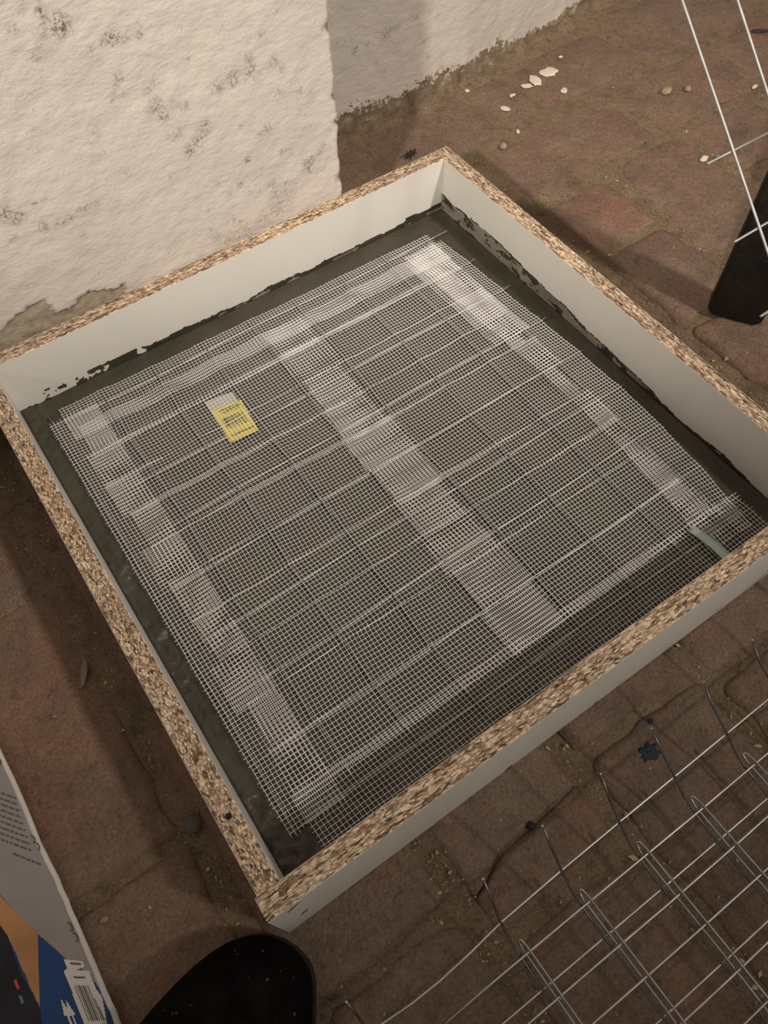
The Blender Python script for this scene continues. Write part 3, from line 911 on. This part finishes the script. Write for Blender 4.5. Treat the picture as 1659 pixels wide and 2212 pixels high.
# ------------------------------------------------------------------ leftover wire mesh at the lower right
R2 = 0.00102
flat = tag(empty('wire_mesh_sheet', (0.4, -0.25, 0.0)), 'leftover steel mesh sheet with upturned wire ends beside the front board', 'wire mesh')
X1 = [-0.0035, 0.1245, 0.1885, 0.2525, 0.3165, 0.3805, 0.4450, 0.5090, 0.5730, 0.6370, 0.7010, 0.7650]
def sheet_z(y):
    # lies about 33 mm up on its springy bends, lower further out
    return 0.0335 if y > -0.24 else max(0.0060, 0.0335 - (-0.24 - y) * 0.10)
for k, x in enumerate(X1):
    m = MB()
    dx = 0.0012 * math.sin(k * 2.7)
    if k == 0:
        pts = [(x, -0.0905, 0.086), (x + 0.001, -0.1000, 0.074), (x + 0.0015, -0.112, 0.060), (x + 0.002, -0.135, 0.044), (x + 0.002, -0.170, 0.036)]
    else:
        ty = -0.083 + 0.0036 * (k - 1) if k < 6 else -0.066
        pts = [(x + 0.0028 + dx, ty, 0.0862 + 0.003 * math.sin(k)), (x + 0.0015 + dx * 0.5, ty - 0.017, 0.0700), (x, -0.1125, 0.0562), (x - 0.0005, -0.128, 0.0445), (x, -0.142, 0.0372), (x, -0.160, 0.0342)]
    y = pts[-1][1]
    y2 = y
    while y2 > -0.66:
        y2 -= 0.05
        pts.append((x + 0.0008 * math.sin(y2 * 30 + k), y2, sheet_z(y2)))
    m.tube(pts, R2, 8)
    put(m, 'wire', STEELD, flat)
    m = MB()
    e = Vector(pts[0]); d = (e - Vector(pts[1])).normalized()
    m.tube([e, e + d * 0.0005], R2 * 1.05, 8)
    tag(put(m, 'cut_end', CUT, flat), 'bright cut wire end')
for k, y in enumerate([-0.1125, -0.1705, -0.2360, -0.3010, -0.3660, -0.4310, -0.4960, -0.5610, -0.6260]):
    m = MB()
    z = 0.0540 if k == 0 else sheet_z(y) - 2 * R2
    z = z - 0.0 if k else z
    if k == 0:
        pts = [(0.0088 - 0.03, -0.1155, 0.047), (0.0088, -0.1168, 0.0500), (0.0347, -0.1189, 0.0525), (0.0611, -0.1191, 0.0535), (0.0927, -0.1173, 0.0535), (0.1246, -0.1144, 0.0540), (0.19, -0.1128, 0.0540)] + [(0.25 + 0.075 * i, -0.1122 + 0.0004 * i, 0.0540) for i in range(8)]
    else:
        pts = [(-0.035 + 0.105 * i, y + 0.0008 * math.sin(i + k), z + 0.0005 * math.sin(i * 1.3 + k)) for i in range(9)]
    m.tube(pts, R2, 8)
    put(m, 'wire', STEEL, flat)

fold = tag(empty('folded_wire_mesh', (0.4, -0.3, 0.04)), 'steel mesh piece folded double with sharp V bends, on top of the pile', 'wire mesh')
X3 = [0.1320, 0.1960, 0.2600, 0.3240, 0.3885, 0.4530, 0.5170]
for k, x in enumerate(X3):
    m = MB()
    lo = []; up = []
    y = -0.139
    while y > -0.60:
        lo.append((x - 0.0030 + 0.0006 * math.sin(y * 25 + k), y, 0.0372 - 0.0 * y - max(0, (-0.24 - y)) * 0.095))
        up.append((x + 0.0005 + (-0.135 - y) * 0.014, y, 0.0428 - max(0, (-0.24 - y)) * 0.080))
        y -= 0.045
    m.tube(list(reversed(lo)) + [(x - 0.0024, -0.1338, 0.0385), (x - 0.0012, -0.1322, 0.0402), (x - 0.0002, -0.1340, 0.0418)] + up, R2, 8)
    put(m, 'wire', STEEL, fold)
UPY = [-0.1440, -0.2080, -0.2725, -0.3370, -0.4020, -0.4670, -0.5320]
LOY = [-0.1808, -0.2455, -0.3100, -0.3750, -0.4400, -0.5050, -0.5700]
for k, y in enumerate(UPY):
    m = MB()
    z = 0.0428 - max(0, (-0.24 - y)) * 0.080 - 2 * R2
    m.tube([(0.030 + 0.073 * i, y + 0.0006 * math.sin(i * 1.1 + k), z) for i in range(8)], R2, 8)
    put(m, 'wire', STEEL, fold)
for k, y in enumerate(LOY):
    m = MB()
    z = 0.0372 - max(0, (-0.24 - y)) * 0.095 + 2 * R2
    m.tube([(0.030 + 0.073 * i, y + 0.0006 * math.sin(i * 1.4 + k), z) for i in range(8)], R2, 8)
    put(m, 'wire', STEEL, fold)

# sheet that rises from the pile and leans on the dark post
P0 = Vector((0.5868, 0.1652, 0.3144))
E1 = Vector((-0.0147, -0.7586, -0.6513)); E2 = Vector((0.9909, 0.0759, -0.1107))
NRM = E1.cross(E2).normalized()
if NRM.dot(CAM - P0) < 0: NRM = -NRM
lean = tag(empty('leaning_wire_mesh', tuple(P0 + E1 * 0.4)), 'steel mesh sheet slanting up from the floor past the dark post', 'wire mesh')
for k in range(6):
    m = MB()
    pts = [P0 + E2 * (0.0635 * k) + E1 * s for s in [0.390 - 0.07 * i for i in range(10)]]
    m.tube(pts, 0.00125, 8)
    put(m, 'wire', STEELL, lean)
for k in [-1, 0, 1, 2, 3, 4, 5]:
    m = MB()
    a, b = P0 + E1 * (0.065 * k) - E2 * 0.031 - NRM * 0.0024, P0 + E1 * (0.065 * k) + E2 * 0.345 - NRM * 0.0024
    m.tube([a.lerp(b, i / 6) for i in range(7)], 0.00112, 8)
    put(m, 'wire', STEELL, lean)

# ------------------------------------------------------------------ dark post at the right edge
post = tag(empty('dark_post', (0.822, 0.262, 0)), 'nearly black upright post with rounded foot beyond the right board', 'post')
d1 = Vector((0.54, -0.842, 0)); d2 = Vector((0.842, 0.54, 0))
hw, hd, HP = 0.0345, 0.014, 0.344
V = []; Fs = []
NS = 24
def rr_section(hw, hd, rad):
    out = []
    for q, (sx, sy) in enumerate(((1, 1), (-1, 1), (-1, -1), (1, -1))):
        for j in range(6):
            a = math.pi / 2 * (q + j / 5)
            out.append((sx * (hw - rad) + rad * math.cos(a), sy * (hd - rad) + rad * math.sin(a)))
    return out
levels = []
for j in range(7):
    a = math.pi / 2 * j / 6
    levels.append((0.010 - 0.010 * math.cos(a), 0.010 * (1 - math.sin(a)), 0.004 * (1 - math.sin(a))))
levels = [(z, i1, i2) for z, i1, i2 in levels] + [(0.12, 0, 0), (HP - 0.006, 0, 0), (HP, 0.004, 0.004)]
for (z, i1, i2) in levels:
    for (u, v) in rr_section(hw - i1, hd - i2, 0.006 if i2 < 0.004 else 0.004):
        p = d1 * u + d2 * v
        V.append((p.x, p.y, z))
for k in range(len(levels) - 1):
    for j in range(NS):
        Fs.append((k * NS + j, k * NS + (j + 1) % NS, (k + 1) * NS + (j + 1) % NS, (k + 1) * NS + j))
Fs.append(tuple(reversed(range(NS)))); Fs.append(tuple((len(levels) - 1) * NS + j for j in range(NS)))
obj('upright', V, Fs, DARKWOOD, post, True)
m = MB()
m.tube([(0, 0, HP), (0, 0, HP + 0.003)], 0.010, 12)
m.build('end_cap', SOLE, post)

# ------------------------------------------------------------------ shoe at the near corner
SH = [(-0.1497, -0.0091), (-0.129, -0.0039), (-0.1083, 0.0004), (-0.0904, 0.0026), (-0.0751, 0.0033), (-0.0611, 0.0013), (-0.0463, -0.0036), (-0.0345, -0.0118), (-0.0262, -0.0215), (-0.0205, -0.0325), (-0.0180, -0.0426), (-0.0178, -0.0523), (-0.0211, -0.0627), (-0.0286, -0.0748), (-0.0366, -0.0869)]
full = [(-0.258, -0.140), (-0.242, -0.105), (-0.218, -0.072), (-0.190, -0.042), (-0.170, -0.022)] + SH + [(-0.056, -0.114), (-0.088, -0.146), (-0.128, -0.174), (-0.172, -0.193), (-0.210, -0.196), (-0.240, -0.182), (-0.256, -0.158)]
full = list(reversed(full))
cx = sum(p[0] for p in full) / len(full); cy = sum(p[1] for p in full) / len(full)
shoe = tag(empty('shoe', (cx, cy, 0)), 'black felted shoe with broad rounded toe at the box corner', 'shoe')
ax = Vector((0.80, 0.60))
def shoe_ring(k, z, lift):
    out = []
    for (x, y) in full:
        q = Vector((x - cx, y - cy)) * k
        s = q.dot(ax)
        out.append((q.x, q.y, z + lift * max(0.0, -s - 0.02)))
    return out
n = len(full)
V = []; Fs = []
rings = [(0.985, 0.0, 0), (1.0, 0.004, 0), (1.0, 0.014, 0), (0.985, 0.018, 0)]
for (k, z, l) in rings: V += shoe_ring(k, z, l)
for k in range(len(rings) - 1):
    for j in range(n):
        Fs.append((k * n + j, k * n + (j + 1) % n, (k + 1) * n + (j + 1) % n, (k + 1) * n + j))
Fs.append(tuple(reversed(range(n)))); Fs.append(tuple((len(rings) - 1) * n + j for j in range(n)))
obj('sole', V, Fs, SOLE, shoe, True)
V = []; Fs = []
prof = [(0.985, 0.016), (0.992, 0.028), (0.965, 0.044), (0.90, 0.058), (0.79, 0.069), (0.64, 0.077), (0.46, 0.082)]
for (k, z) in prof:
    for (x, y) in full:
        q = Vector((x - cx, y - cy))
        s = q.dot(ax)
        shift = -0.045 * (1 - k) * 1.1
        p = q * k + ax * shift
        V.append((p.x, p.y, z + (0.022 * max(0.0, -s) / 0.1 if k < 0.95 else 0)))
for k in range(len(prof) - 1):
    for j in range(n):
        Fs.append((k * n + j, k * n + (j + 1) % n, (k + 1) * n + (j + 1) % n, (k + 1) * n + j))
# opening: rim turned down inside
top = len(prof) - 1
b = len(V)
for j in range(n):
    x, y, z = V[top * n + j]
    V.append((x * 0.96, y * 0.96, z - 0.03))
for j in range(n):
    Fs.append((top * n + j, top * n + (j + 1) % n, b + (j + 1) % n, b + j))
Fs.append(tuple(b + j for j in range(n)))
up = obj('upper', V, Fs, FELT, shoe, True)
ss = up.modifiers.new('sub', 'SUBSURF'); ss.levels = 1; ss.render_levels = 2

# ------------------------------------------------------------------ paper sack at the lower left
def bag_z(x, y):
    u = max(0.0, -0.168 - x)
    e = min((y + 0.012) / 0.016, (0.335 - y) / 0.05, (x + 0.56) / 0.05)
    k = math.sqrt(min(1.0, max(0.04, e)))
    return 0.012 + 0.055 * (1 - math.exp(-u / 0.15)) * k + 0.0015 * k * n3(x * 22, y * 22, 4)
FOLD = [(-0.30, 0.40), (-0.2074, 0.1425), (-0.2006, 0.1179), (-0.193, 0.0966), (-0.1856, 0.078), (-0.1823, 0.0679), (-0.172, 0.048), (-0.168, 0.030)]
def fold_x(y):
    for a, b in zip(FOLD[:-1], FOLD[1:]):
        if b[1] <= y <= a[1]:
            return a[0] + (b[0] - a[0]) * (y - a[1]) / (b[1] - a[1])
    return FOLD[-1][0] if y < 0.03 else FOLD[0][0]
bag = tag(empty('paper_sack', (-0.35, 0.13, 0)), 'printed grey and blue paper sack lying at the left edge', 'sack')
BX0, BX1, BY0, BY1 = -0.56, -0.168, -0.012, 0.335
def patch(name, x0, x1, y0, y1, q, test, mat, lift, thick=True):
    lift = lift + 0.0002
    ni = int(round((x1 - x0) / q)); nj = int(round((y1 - y0) / q))
    idx = {}; V = []; Fs = []
    def vid(i, j):
        if (i, j) not in idx:
            x = x0 + i * q; y = y0 + j * q
            idx[(i, j)] = len(V)
            V.append((x, y, bag_z(x, y) + lift))
        return idx[(i, j)]
    for i in range(ni):
        for j in range(nj):
            if test is None or test(x0 + (i + 0.5) * q, y0 + (j + 0.5) * q):
                Fs.append((vid(i, j), vid(i + 1, j), vid(i + 1, j + 1), vid(i, j + 1)))
    if not Fs: return None
    o = obj(name, V, Fs, mat, bag, True)
    o.matrix_parent_inverse = Matrix.Translation(-Vector(bag.location))
    return o
PGREY = mat_paper('grey_sack_paper', (0.27, 0.245, 0.235))
PWHITE = mat_paper('white_sack_paper', (0.62, 0.57, 0.53))
PBLUE = mat_paper('blue_print', (0.012, 0.05, 0.16))
PORANGE = mat_paper('tan_print', (0.42, 0.21, 0.085), 0.2)
PDARK = mat_paper('dark_print', (0.014, 0.012, 0.020), 0.5)
PTEXT = plain('faded_text_print', (0.10, 0.085, 0.085), 0.7)
PRED = plain('red_print', (0.45, 0.05, 0.045), 0.6)
PTEAL = plain('green_print', (0.05, 0.20, 0.16), 0.6)
THREAD = plain('brown_sewing_thread', (0.11, 0.05, 0.035), 0.8)
# body: closed pillow under the printed skin
V = []; Fs = []
bx = [BX0 + (BX1 - BX0) * i / 40 for i in range(41)]
by = sorted([BY0, BY0 + 0.002, BY0 + 0.005, BY0 + 0.009] + [BY0 + 0.014 + (BY1 - BY0 - 0.014) * j / 36 for j in range(37)])
for y in by:
    for x in bx:
        V.append((x, y, bag_z(x, y) - 0.0004))
nb = len(V)
for (x, y, z) in list(V): V.append((x, y, 0.0015))
for j in range(40):
    for i in range(40):
        a = j * 41 + i
        Fs.append((a, a + 1, a + 42, a + 41)); Fs.append((nb + a + 41, nb + a + 42, nb + a + 1, nb + a))
for i in range(40):
    Fs.append((i + 1, i, nb + i, nb + i + 1)); a = 40 * 41 + i; Fs.append((a, a + 1, nb + a + 1, nb + a))
    a = i * 41; Fs.append((a, a + 41, nb + a + 41, nb + a)); a = i * 41 + 40; Fs.append((a + 41, a, nb + a, nb + a + 41))
o = obj('sack_body', V, Fs, PWHITE, bag, True)
o.matrix_parent_inverse = Matrix.Translation(-Vector(bag.location))
patch('grey_side', -0.272, -0.168, -0.008, 0.286, 0.0008, lambda x, y: x > fold_x(y), PGREY, 0.0003)
patch('blue_front', -0.328, -0.168, -0.008, 0.286, 0.0008, lambda x, y: x <= fold_x(y), PBLUE, 0.0003)
ORANGE = [(-0.26, 0.235), (-0.2077, 0.1415), (-0.1998, 0.1173), (-0.1926, 0.0975), (-0.21, 0.0459), (-0.2108, 0.0601), (-0.2119, 0.0992), (-0.2147, 0.1204), (-0.27, 0.19)]
DARKT = [(-0.215, 0.1194), (-0.2126, 0.1087), (-0.2134, 0.0749), (-0.2103, 0.0451), (-0.2124, 0.0339), (-0.222, 0.005), (-0.29, 0.01), (-0.29, 0.16)]
LABEL = [(-0.1837, 0.0683), (-0.1722, 0.0588), (-0.1722, 0.0538), (-0.1782, 0.0551), (-0.1704, 0.0492), (-0.171, 0.0348), (-0.1694, 0.0262), (-0.1733, 0.0065), (-0.175, -0.004), (-0.1885, 0.006), (-0.1871, 0.0162), (-0.1864, 0.0596), (-0.1832, 0.0602)]
patch('tan_picture', -0.28, -0.19, 0.03, 0.24, 0.0005, lambda x, y: in_poly(x, y, ORANGE), PORANGE, 0.0006)
patch('dark_picture', -0.29, -0.205, 0.0, 0.165, 0.0005, lambda x, y: in_poly(x, y, DARKT), PDARK, 0.0007)
patch('red_mark', -0.225, -0.215, 0.064, 0.077, 0.0007, lambda x, y: in_poly(x, y, [(-0.2197, 0.0749), (-0.2174, 0.0744), (-0.2176, 0.067), (-0.2197, 0.0663)]), PRED, 0.0010)
patch('green_mark', -0.225, -0.215, 0.053, 0.064, 0.0007, lambda x, y: in_poly(x, y, [(-0.2203, 0.062), (-0.2184, 0.0617), (-0.2181, 0.0557), (-0.2202, 0.0551)]), PTEAL, 0.0010)
patch('white_panel', -0.19, -0.168, -0.006, 0.070, 0.0006, lambda x, y: in_poly(x, y, LABEL), PWHITE, 0.0007)
BARQ = [(-0.1837, 0.0458), (-0.175, 0.0398), (-0.173, 0.0096), (-0.1833, 0.0158)]
def in_bars(x, y):
    if not in_poly(x, y, BARQ): return False
    t = (x + 0.1835) / 0.0095
    return (t * 7.3) % 1.0 < 0.55
patch('sack_barcode', -0.186, -0.172, 0.008, 0.047, 0.0005, in_bars, PTEXT, 0.0010)
patch('panel_text', -0.187, -0.170, 0.046, 0.066, 0.0005, lambda x, y: in_poly(x, y, [(-0.1800, 0.0632), (-0.1735, 0.0578), (-0.1735, 0.0562), (-0.1800, 0.0612)]) or in_poly(x, y, [(-0.1815, 0.0520), (-0.1745, 0.0470), (-0.1745, 0.0455), (-0.1815, 0.0505)]), PTEXT, 0.0010)
ARW = [[(-0.1951, 0.0429), (-0.1925, 0.0276), (-0.1972, 0.0297)], [(-0.1923, 0.0399), (-0.1898, 0.0256), (-0.1944, 0.0277)], [(-0.1955, 0.0300), (-0.1942, 0.0290), (-0.1942, 0.0100), (-0.1955, 0.0100)], [(-0.1927, 0.0280), (-0.1914, 0.0270), (-0.1914, 0.0080), (-0.1927, 0.0080)]]
patch('arrow_print', -0.199, -0.187, 0.006, 0.045, 0.0005, lambda x, y: any(in_poly(x, y, a) for a in ARW), PWHITE, 0.0010)
# lines of text on the grey side
r = random.Random(5)
def text_line(name, a, b, h=0.0016):
    a = Vector(a); b = Vector(b)
    d = (b - a); L = d.length; d.normalize(); pn = Vector((-d.y, d.x))
    V = []; Fs = []
    t = 0.0
    while t < L:
        w = r.uniform(0.002, 0.006)
        steps = [t + w * i / 3 for i in range(4)]
        for s0, s1 in zip(steps[:-1], steps[1:]):
            if s1 > L: break
            i = len(V)
            for (s, k) in ((s0, 0), (s1, 0), (s1, 1), (s0, 1)):
                p = a + d * s + pn * (h * (k - 0.5))
                V.append((p.x, p.y, bag_z(p.x, p.y) + 0.0007))
            Fs.append((i, i + 1, i + 2, i + 3))
        t += w + 0.0012
    if Fs:
        o = obj(name, V, Fs, PTEXT, bag)
        o.matrix_parent_inverse = Matrix.Translation(-Vector(bag.location))
T0, T1 = Vector((-0.1716, 0.2187)), Vector((-0.1750, 0.1640))
for k in range(9):
    e = Vector((-0.1702, 0.2140)).lerp(Vector((-0.1742, 0.1625)), k / 8)
    s = e + Vector((-0.034, 0.044)) * (1.0 if k < 8 else 0.9)
    text_line('text_line', s, e)
text_line('text_line', (-0.1880, 0.1690), (-0.1724, 0.1478))
# sewn end: white folded tape with stitches
V = []; Fs = []
SEAM = [(-0.1668, 0.300), (-0.1672, 0.2656), (-0.1657, 0.2336), (-0.1655, 0.2005), (-0.1663, 0.1656), (-0.1645, 0.1294), (-0.1645, 0.0903), (-0.1645, 0.0581), (-0.165, 0.0264), (-0.1642, 0.013), (-0.1649, 0.0019), (-0.1652, -0.010)]
prof = [(-0.0042, 0.0134), (-0.0022, 0.0139), (0.0, 0.0131), (0.0005, 0.0120), (0.0, 0.0106), (-0.004, 0.0100)]
pp = []
for a, b in zip(SEAM[:-1], SEAM[1:]):
    for i in range(4):
        pp.append((a[0] + (b[0] - a[0]) * i / 4 + 0.0006 * n3(a[1] * 90 + i, 2, 1), a[1] + (b[1] - a[1]) * i / 4))
pp.append(SEAM[-1])
for (x, y) in pp:
    for (dx, z) in prof: V.append((x + dx, y, z))
np_ = len(prof)
for k in range(len(pp) - 1):
    for j in range(np_):
        Fs.append((k * np_ + (j + 1) % np_, k * np_ + j, (k + 1) * np_ + j, (k + 1) * np_ + (j + 1) % np_))
Fs.append(tuple(range(np_))); Fs.append(tuple(reversed(range((len(pp) - 1) * np_, len(pp) * np_))))
o = obj('sewn_edge', V, Fs, PWHITE, bag, True)
o.matrix_parent_inverse = Matrix.Translation(-Vector(bag.location))
for (y, x) in ((0.172, -0.1700), (0.164, -0.1690), (0.088, -0.1700), (0.078, -0.1690), (0.255, -0.1705)):
    m = MB()
    m.tube([(x - 0.001, y + 0.004, 0.0150), (x + 0.0010, y + 0.002, 0.0158), (x + 0.0014, y - 0.0015, 0.0158), (x + 0.0002, y - 0.004, 0.0152), (x - 0.0012, y - 0.003, 0.0148)], 0.0004, 6)
    o = m.build('stitch', THREAD, bag, True)
    o.matrix_parent_inverse = Matrix.Translation(-Vector(bag.location))

# ------------------------------------------------------------------ debris on the floor
def blob(name, loc, sx, sy, sz, mat, label, cat, seed, group=None, flat=False, rotz=0.0, sub=2, rough=0.35):
    bm = bmesh.new()
    bmesh.ops.create_icosphere(bm, subdivisions=sub, radius=1.0)
    for v in bm.verts:
        k = 1 + rough * mn.noise(v.co * 1.7 + Vector((seed, 0, 0))) + rough * 0.5 * mn.noise(v.co * 4 + Vector((0, seed, 0)))
        v.co = Vector((v.co.x * sx * k, v.co.y * sy * k, v.co.z * sz * (k if not flat else 1)))
    me = bpy.data.meshes.new(name)
    bm.to_mesh(me); bm.free()
    me.polygons.foreach_set('use_smooth', [sub > 1] * len(me.polygons))
    me.materials.append(mat)
    o = bpy.data.objects.new(name, me)
    COL.objects.link(o)
    zmin = min(v.co.z for v in me.vertices)
    o.location = (loc[0], loc[1], (loc[2] if len(loc) > 2 else -0.001) - zmin * 0.85)
    o.rotation_euler = (0, 0, rotz)
    tag(o, label, cat, group)
    return o

DR = 'white plaster drips on the far floor'
for i, (x, y, sx, sy, lab) in enumerate([
        (0.989, 0.823, 0.016, 0.0115, 'largest pale plaster drip on the floor by the recessed wall'),
        (0.956, 0.8185, 0.0145, 0.0095, 'middle pale plaster drip, left of the largest one'),
        (0.9346, 0.814, 0.0085, 0.0065, 'small round plaster drip leftmost of the row of three'),
        (0.975, 0.768, 0.0075, 0.0055, 'pale plaster drip lying alone nearer the box'),
        (0.8673, 0.787, 0.0085, 0.0060, 'pale plaster drip on the grey mortar patch'),
        (0.8994, 0.808, 0.0065, 0.0035, 'thin slanted plaster fleck above the mortar patch'),
        (0.848, 0.862, 0.0045, 0.0035, 'tiny plaster drip close to the recessed wall'),
        (1.035, 0.845, 0.0040, 0.0030, 'tiny plaster drip far right of the row of three'),
        (0.845, 0.728, 0.0055, 0.0028, 'flat plaster fleck between pebble and mortar patch')]):
    blob('plaster_drip', (x, y, -0.0012), sx, sy, 0.0011, LIME, lab, 'plaster drip', i * 3.1 + 1, DR, True, rotz=i * 1.3, sub=3, rough=0.42)
GREYSTONE = mat_concrete('pinkish_grey_stone', (0.22, 0.165, 0.135), (0.36, 0.28, 0.235), 0.85)
blob('pebble', (0.7998, 0.7087, -0.0008), 0.0062, 0.0055, 0.0048, GREYSTONE, 'small pinkish pebble on the floor behind the box corner', 'pebble', 4.0, rough=0.2)
FLK = mat_concrete('tan_flake', (0.24, 0.18, 0.11), (0.38, 0.29, 0.19), 0.85)
blob('plaster_crumb', (1.1027, 0.6649, -0.0008), 0.0105, 0.0075, 0.0050, FLK, 'larger tan crumb on the paver left of the slanting wire', 'crumb', 9.0, 'tan crumbs near the slanting wires', rough=0.55)
blob('plaster_crumb', (1.134, 0.6496, -0.0008), 0.0058, 0.0055, 0.0040, FLK, 'smaller tan crumb right next to the larger one', 'crumb', 12.0, 'tan crumbs near the slanting wires', rough=0.5)
blob('plaster_crumb', (1.024, 0.5087, -0.002), 0.0080, 0.0050, 0.0040, LIME, 'pale crumb in the joint left of the dark post', 'crumb', 15.0, rough=0.5)
blob('plaster_crumb', (1.045, 0.500, -0.002), 0.0055, 0.0035, 0.0035, mat_concrete('blue_grey_crumb', (0.14, 0.15, 0.16), (0.30, 0.31, 0.32), 0.8), 'blue-grey crumb next to the pale one in the joint', 'crumb', 16.0, rough=0.5)
blob('plaster_crumb', (1.2267, 0.5919, -0.002), 0.0060, 0.0032, 0.0030, LIME, 'pale crumb by the right picture edge under the wires', 'crumb', 19.0, rough=0.5)
blob('dark_chip', (1.3576, 0.6995, -0.0008), 0.0160, 0.0050, 0.0022, plain('dark_bark', (0.030, 0.022, 0.020), 0.8), 'long dark chip at the upper right corner', 'chip', 21.0, rotz=-0.55, flat=True, rough=0.25)
# dark dried tuft behind the back board
tuft = tag(empty('dry_tuft', (0.6728, 0.7781, -0.001)), 'dark dried tuft on the floor behind the back board', 'tuft')
TF = plain('dark_dry_leaf', (0.022, 0.018, 0.011), 0.9)
r = random.Random(11)
for k in range(16):
    m = MB()
    a = r.uniform(0, 6.28); L = r.uniform(0.006, 0.013)
    m.tube([(0, 0, 0.001), (0.5 * L * math.cos(a), 0.5 * L * math.sin(a), r.uniform(0.003, 0.007)), (L * math.cos(a + 0.3), L * math.sin(a + 0.3), r.uniform(0.001, 0.008))], 0.0013, 5, 0.0006)
    m.build('leaf_shred', TF, tuft)
# wood chip by the left board
V = []
for z in (0.0, 0.0012):
    for (x, y) in ((-0.0815, 0.284), (-0.0775, 0.2845), (-0.0690, 0.296), (-0.0655, 0.304), (-0.0665, 0.3125), (-0.0690, 0.306), (-0.0740, 0.3005)):
        V.append((x + 0.0735, y - 0.297, z + 0.0025 * ((y - 0.284) / 0.028)))
n = 7
o = obj('wood_chip', V, [tuple(reversed(range(n))), tuple(range(n, 2 * n))] + [(i, (i + 1) % n, (i + 1) % n + n, i + n) for i in range(n)], mat_concrete('grey_wood_chip', (0.20, 0.155, 0.105), (0.34, 0.275, 0.195), 0.8))
o.location = (-0.0735, 0.297, 0.0003)
tag(o, 'pale pointed wood chip on the bricks left of the box', 'wood chip')
blob('pebble', (-0.0500, 0.1065, -0.004), 0.0085, 0.0085, 0.0028, mat_concrete('brown_grey_stone', (0.11, 0.092, 0.072), (0.15, 0.126, 0.098), 0.9), 'round flat stone at the joint corner left of the box', 'pebble', 30.0, rough=0.12)
blob('plaster_crumb', (-0.1475, 0.0800, -0.0008), 0.0042, 0.0030, 0.0020, FLK, 'tan crumb on the brick between sack and shoe', 'crumb', 33.0, rough=0.5)
blob('dark_pebble', (0.2024, -0.0702, -0.002), 0.0042, 0.0040, 0.0030, plain('black_stone', (0.012, 0.009, 0.008), 0.8), 'small black pebble at the end of the brick crack', 'pebble', 35.0, rough=0.2)
# blue paint spots on one paver
for (x, y, sx, sy, lab) in ((0.3363, -0.0838, 0.0085, 0.0060, 'larger dark blue paint spot on a brick under the mesh'), (0.3575, -0.0625, 0.0028, 0.0022, 'smaller dark blue paint spot near the brick edge')):
    blob('paint_spot', (x, y, -0.0012), sx, sy, 0.0005, plain('blue_paint', (0.018, 0.026, 0.045), 0.8), lab, 'paint spot', x * 50, 'blue paint spots', True, sub=4, rough=0.9)

# sawdust, straw and grit: nobody could count it
m = MB()
r = random.Random(21)
joints_x = [-0.052, 0.114, 0.2715, 0.4325, 0.589, 0.7495, 0.8865, 1.049, 1.2115]
def flake(x, y, z, L, w):
    a = r.uniform(0, 6.28); e = r.uniform(-0.4, 0.4)
    dx, dy = math.cos(a) * L / 2, math.sin(a) * L / 2
    px, py = -math.sin(a) * w / 2, math.cos(a) * w / 2
    i = len(m.v)
    dz = e * L / 2
    m.v.extend([(x - dx, y - dy, z - dz + 0.0004), (x + px, y + py, z + 0.0008), (x + dx, y + dy, z + dz + 0.0004), (x - px, y - py, z + 0.0008), (x, y, z - 0.0004)])
    for q in ((0, 3, 1), (1, 3, 2), (0, 1, 4), (1, 2, 4), (2, 3, 4), (3, 0, 4)):
        m.f.append(tuple(i + k for k in q))
def inbox(x, y):
    return (-0.024 < x < 0.622 and -0.022 < y < 0.63) or (x < -0.012 and y < 0.012) or (x < -0.16)
cnt = 0
while cnt < 3600:
    t = r.random()
    if t < 0.55:
        x = r.choice(joints_x) + r.gauss(0, 0.010); y = r.uniform(-0.30, 0.60)
    else:
        x = r.uniform(-0.25, 1.40); y = r.uniform(-0.30, 0.88)
    if inbox(x, y) or (x < CORNER_X + 0.01 and y > 0.60): continue
    L = abs(r.gauss(0, 0.0016)) + 0.0007
    if t < 0.08: L *= 2.0
    flake(x, y, max(sand_z(x, y), -0.0008 if t >= 0.55 else -0.004), L, L * r.uniform(0.25, 0.7))
    cnt += 1
o = m.build('sawdust', STRAW, None)
tag(o, 'pale sawdust, straw bits and grit strewn over bricks and joints', 'sawdust', None, 'stuff')
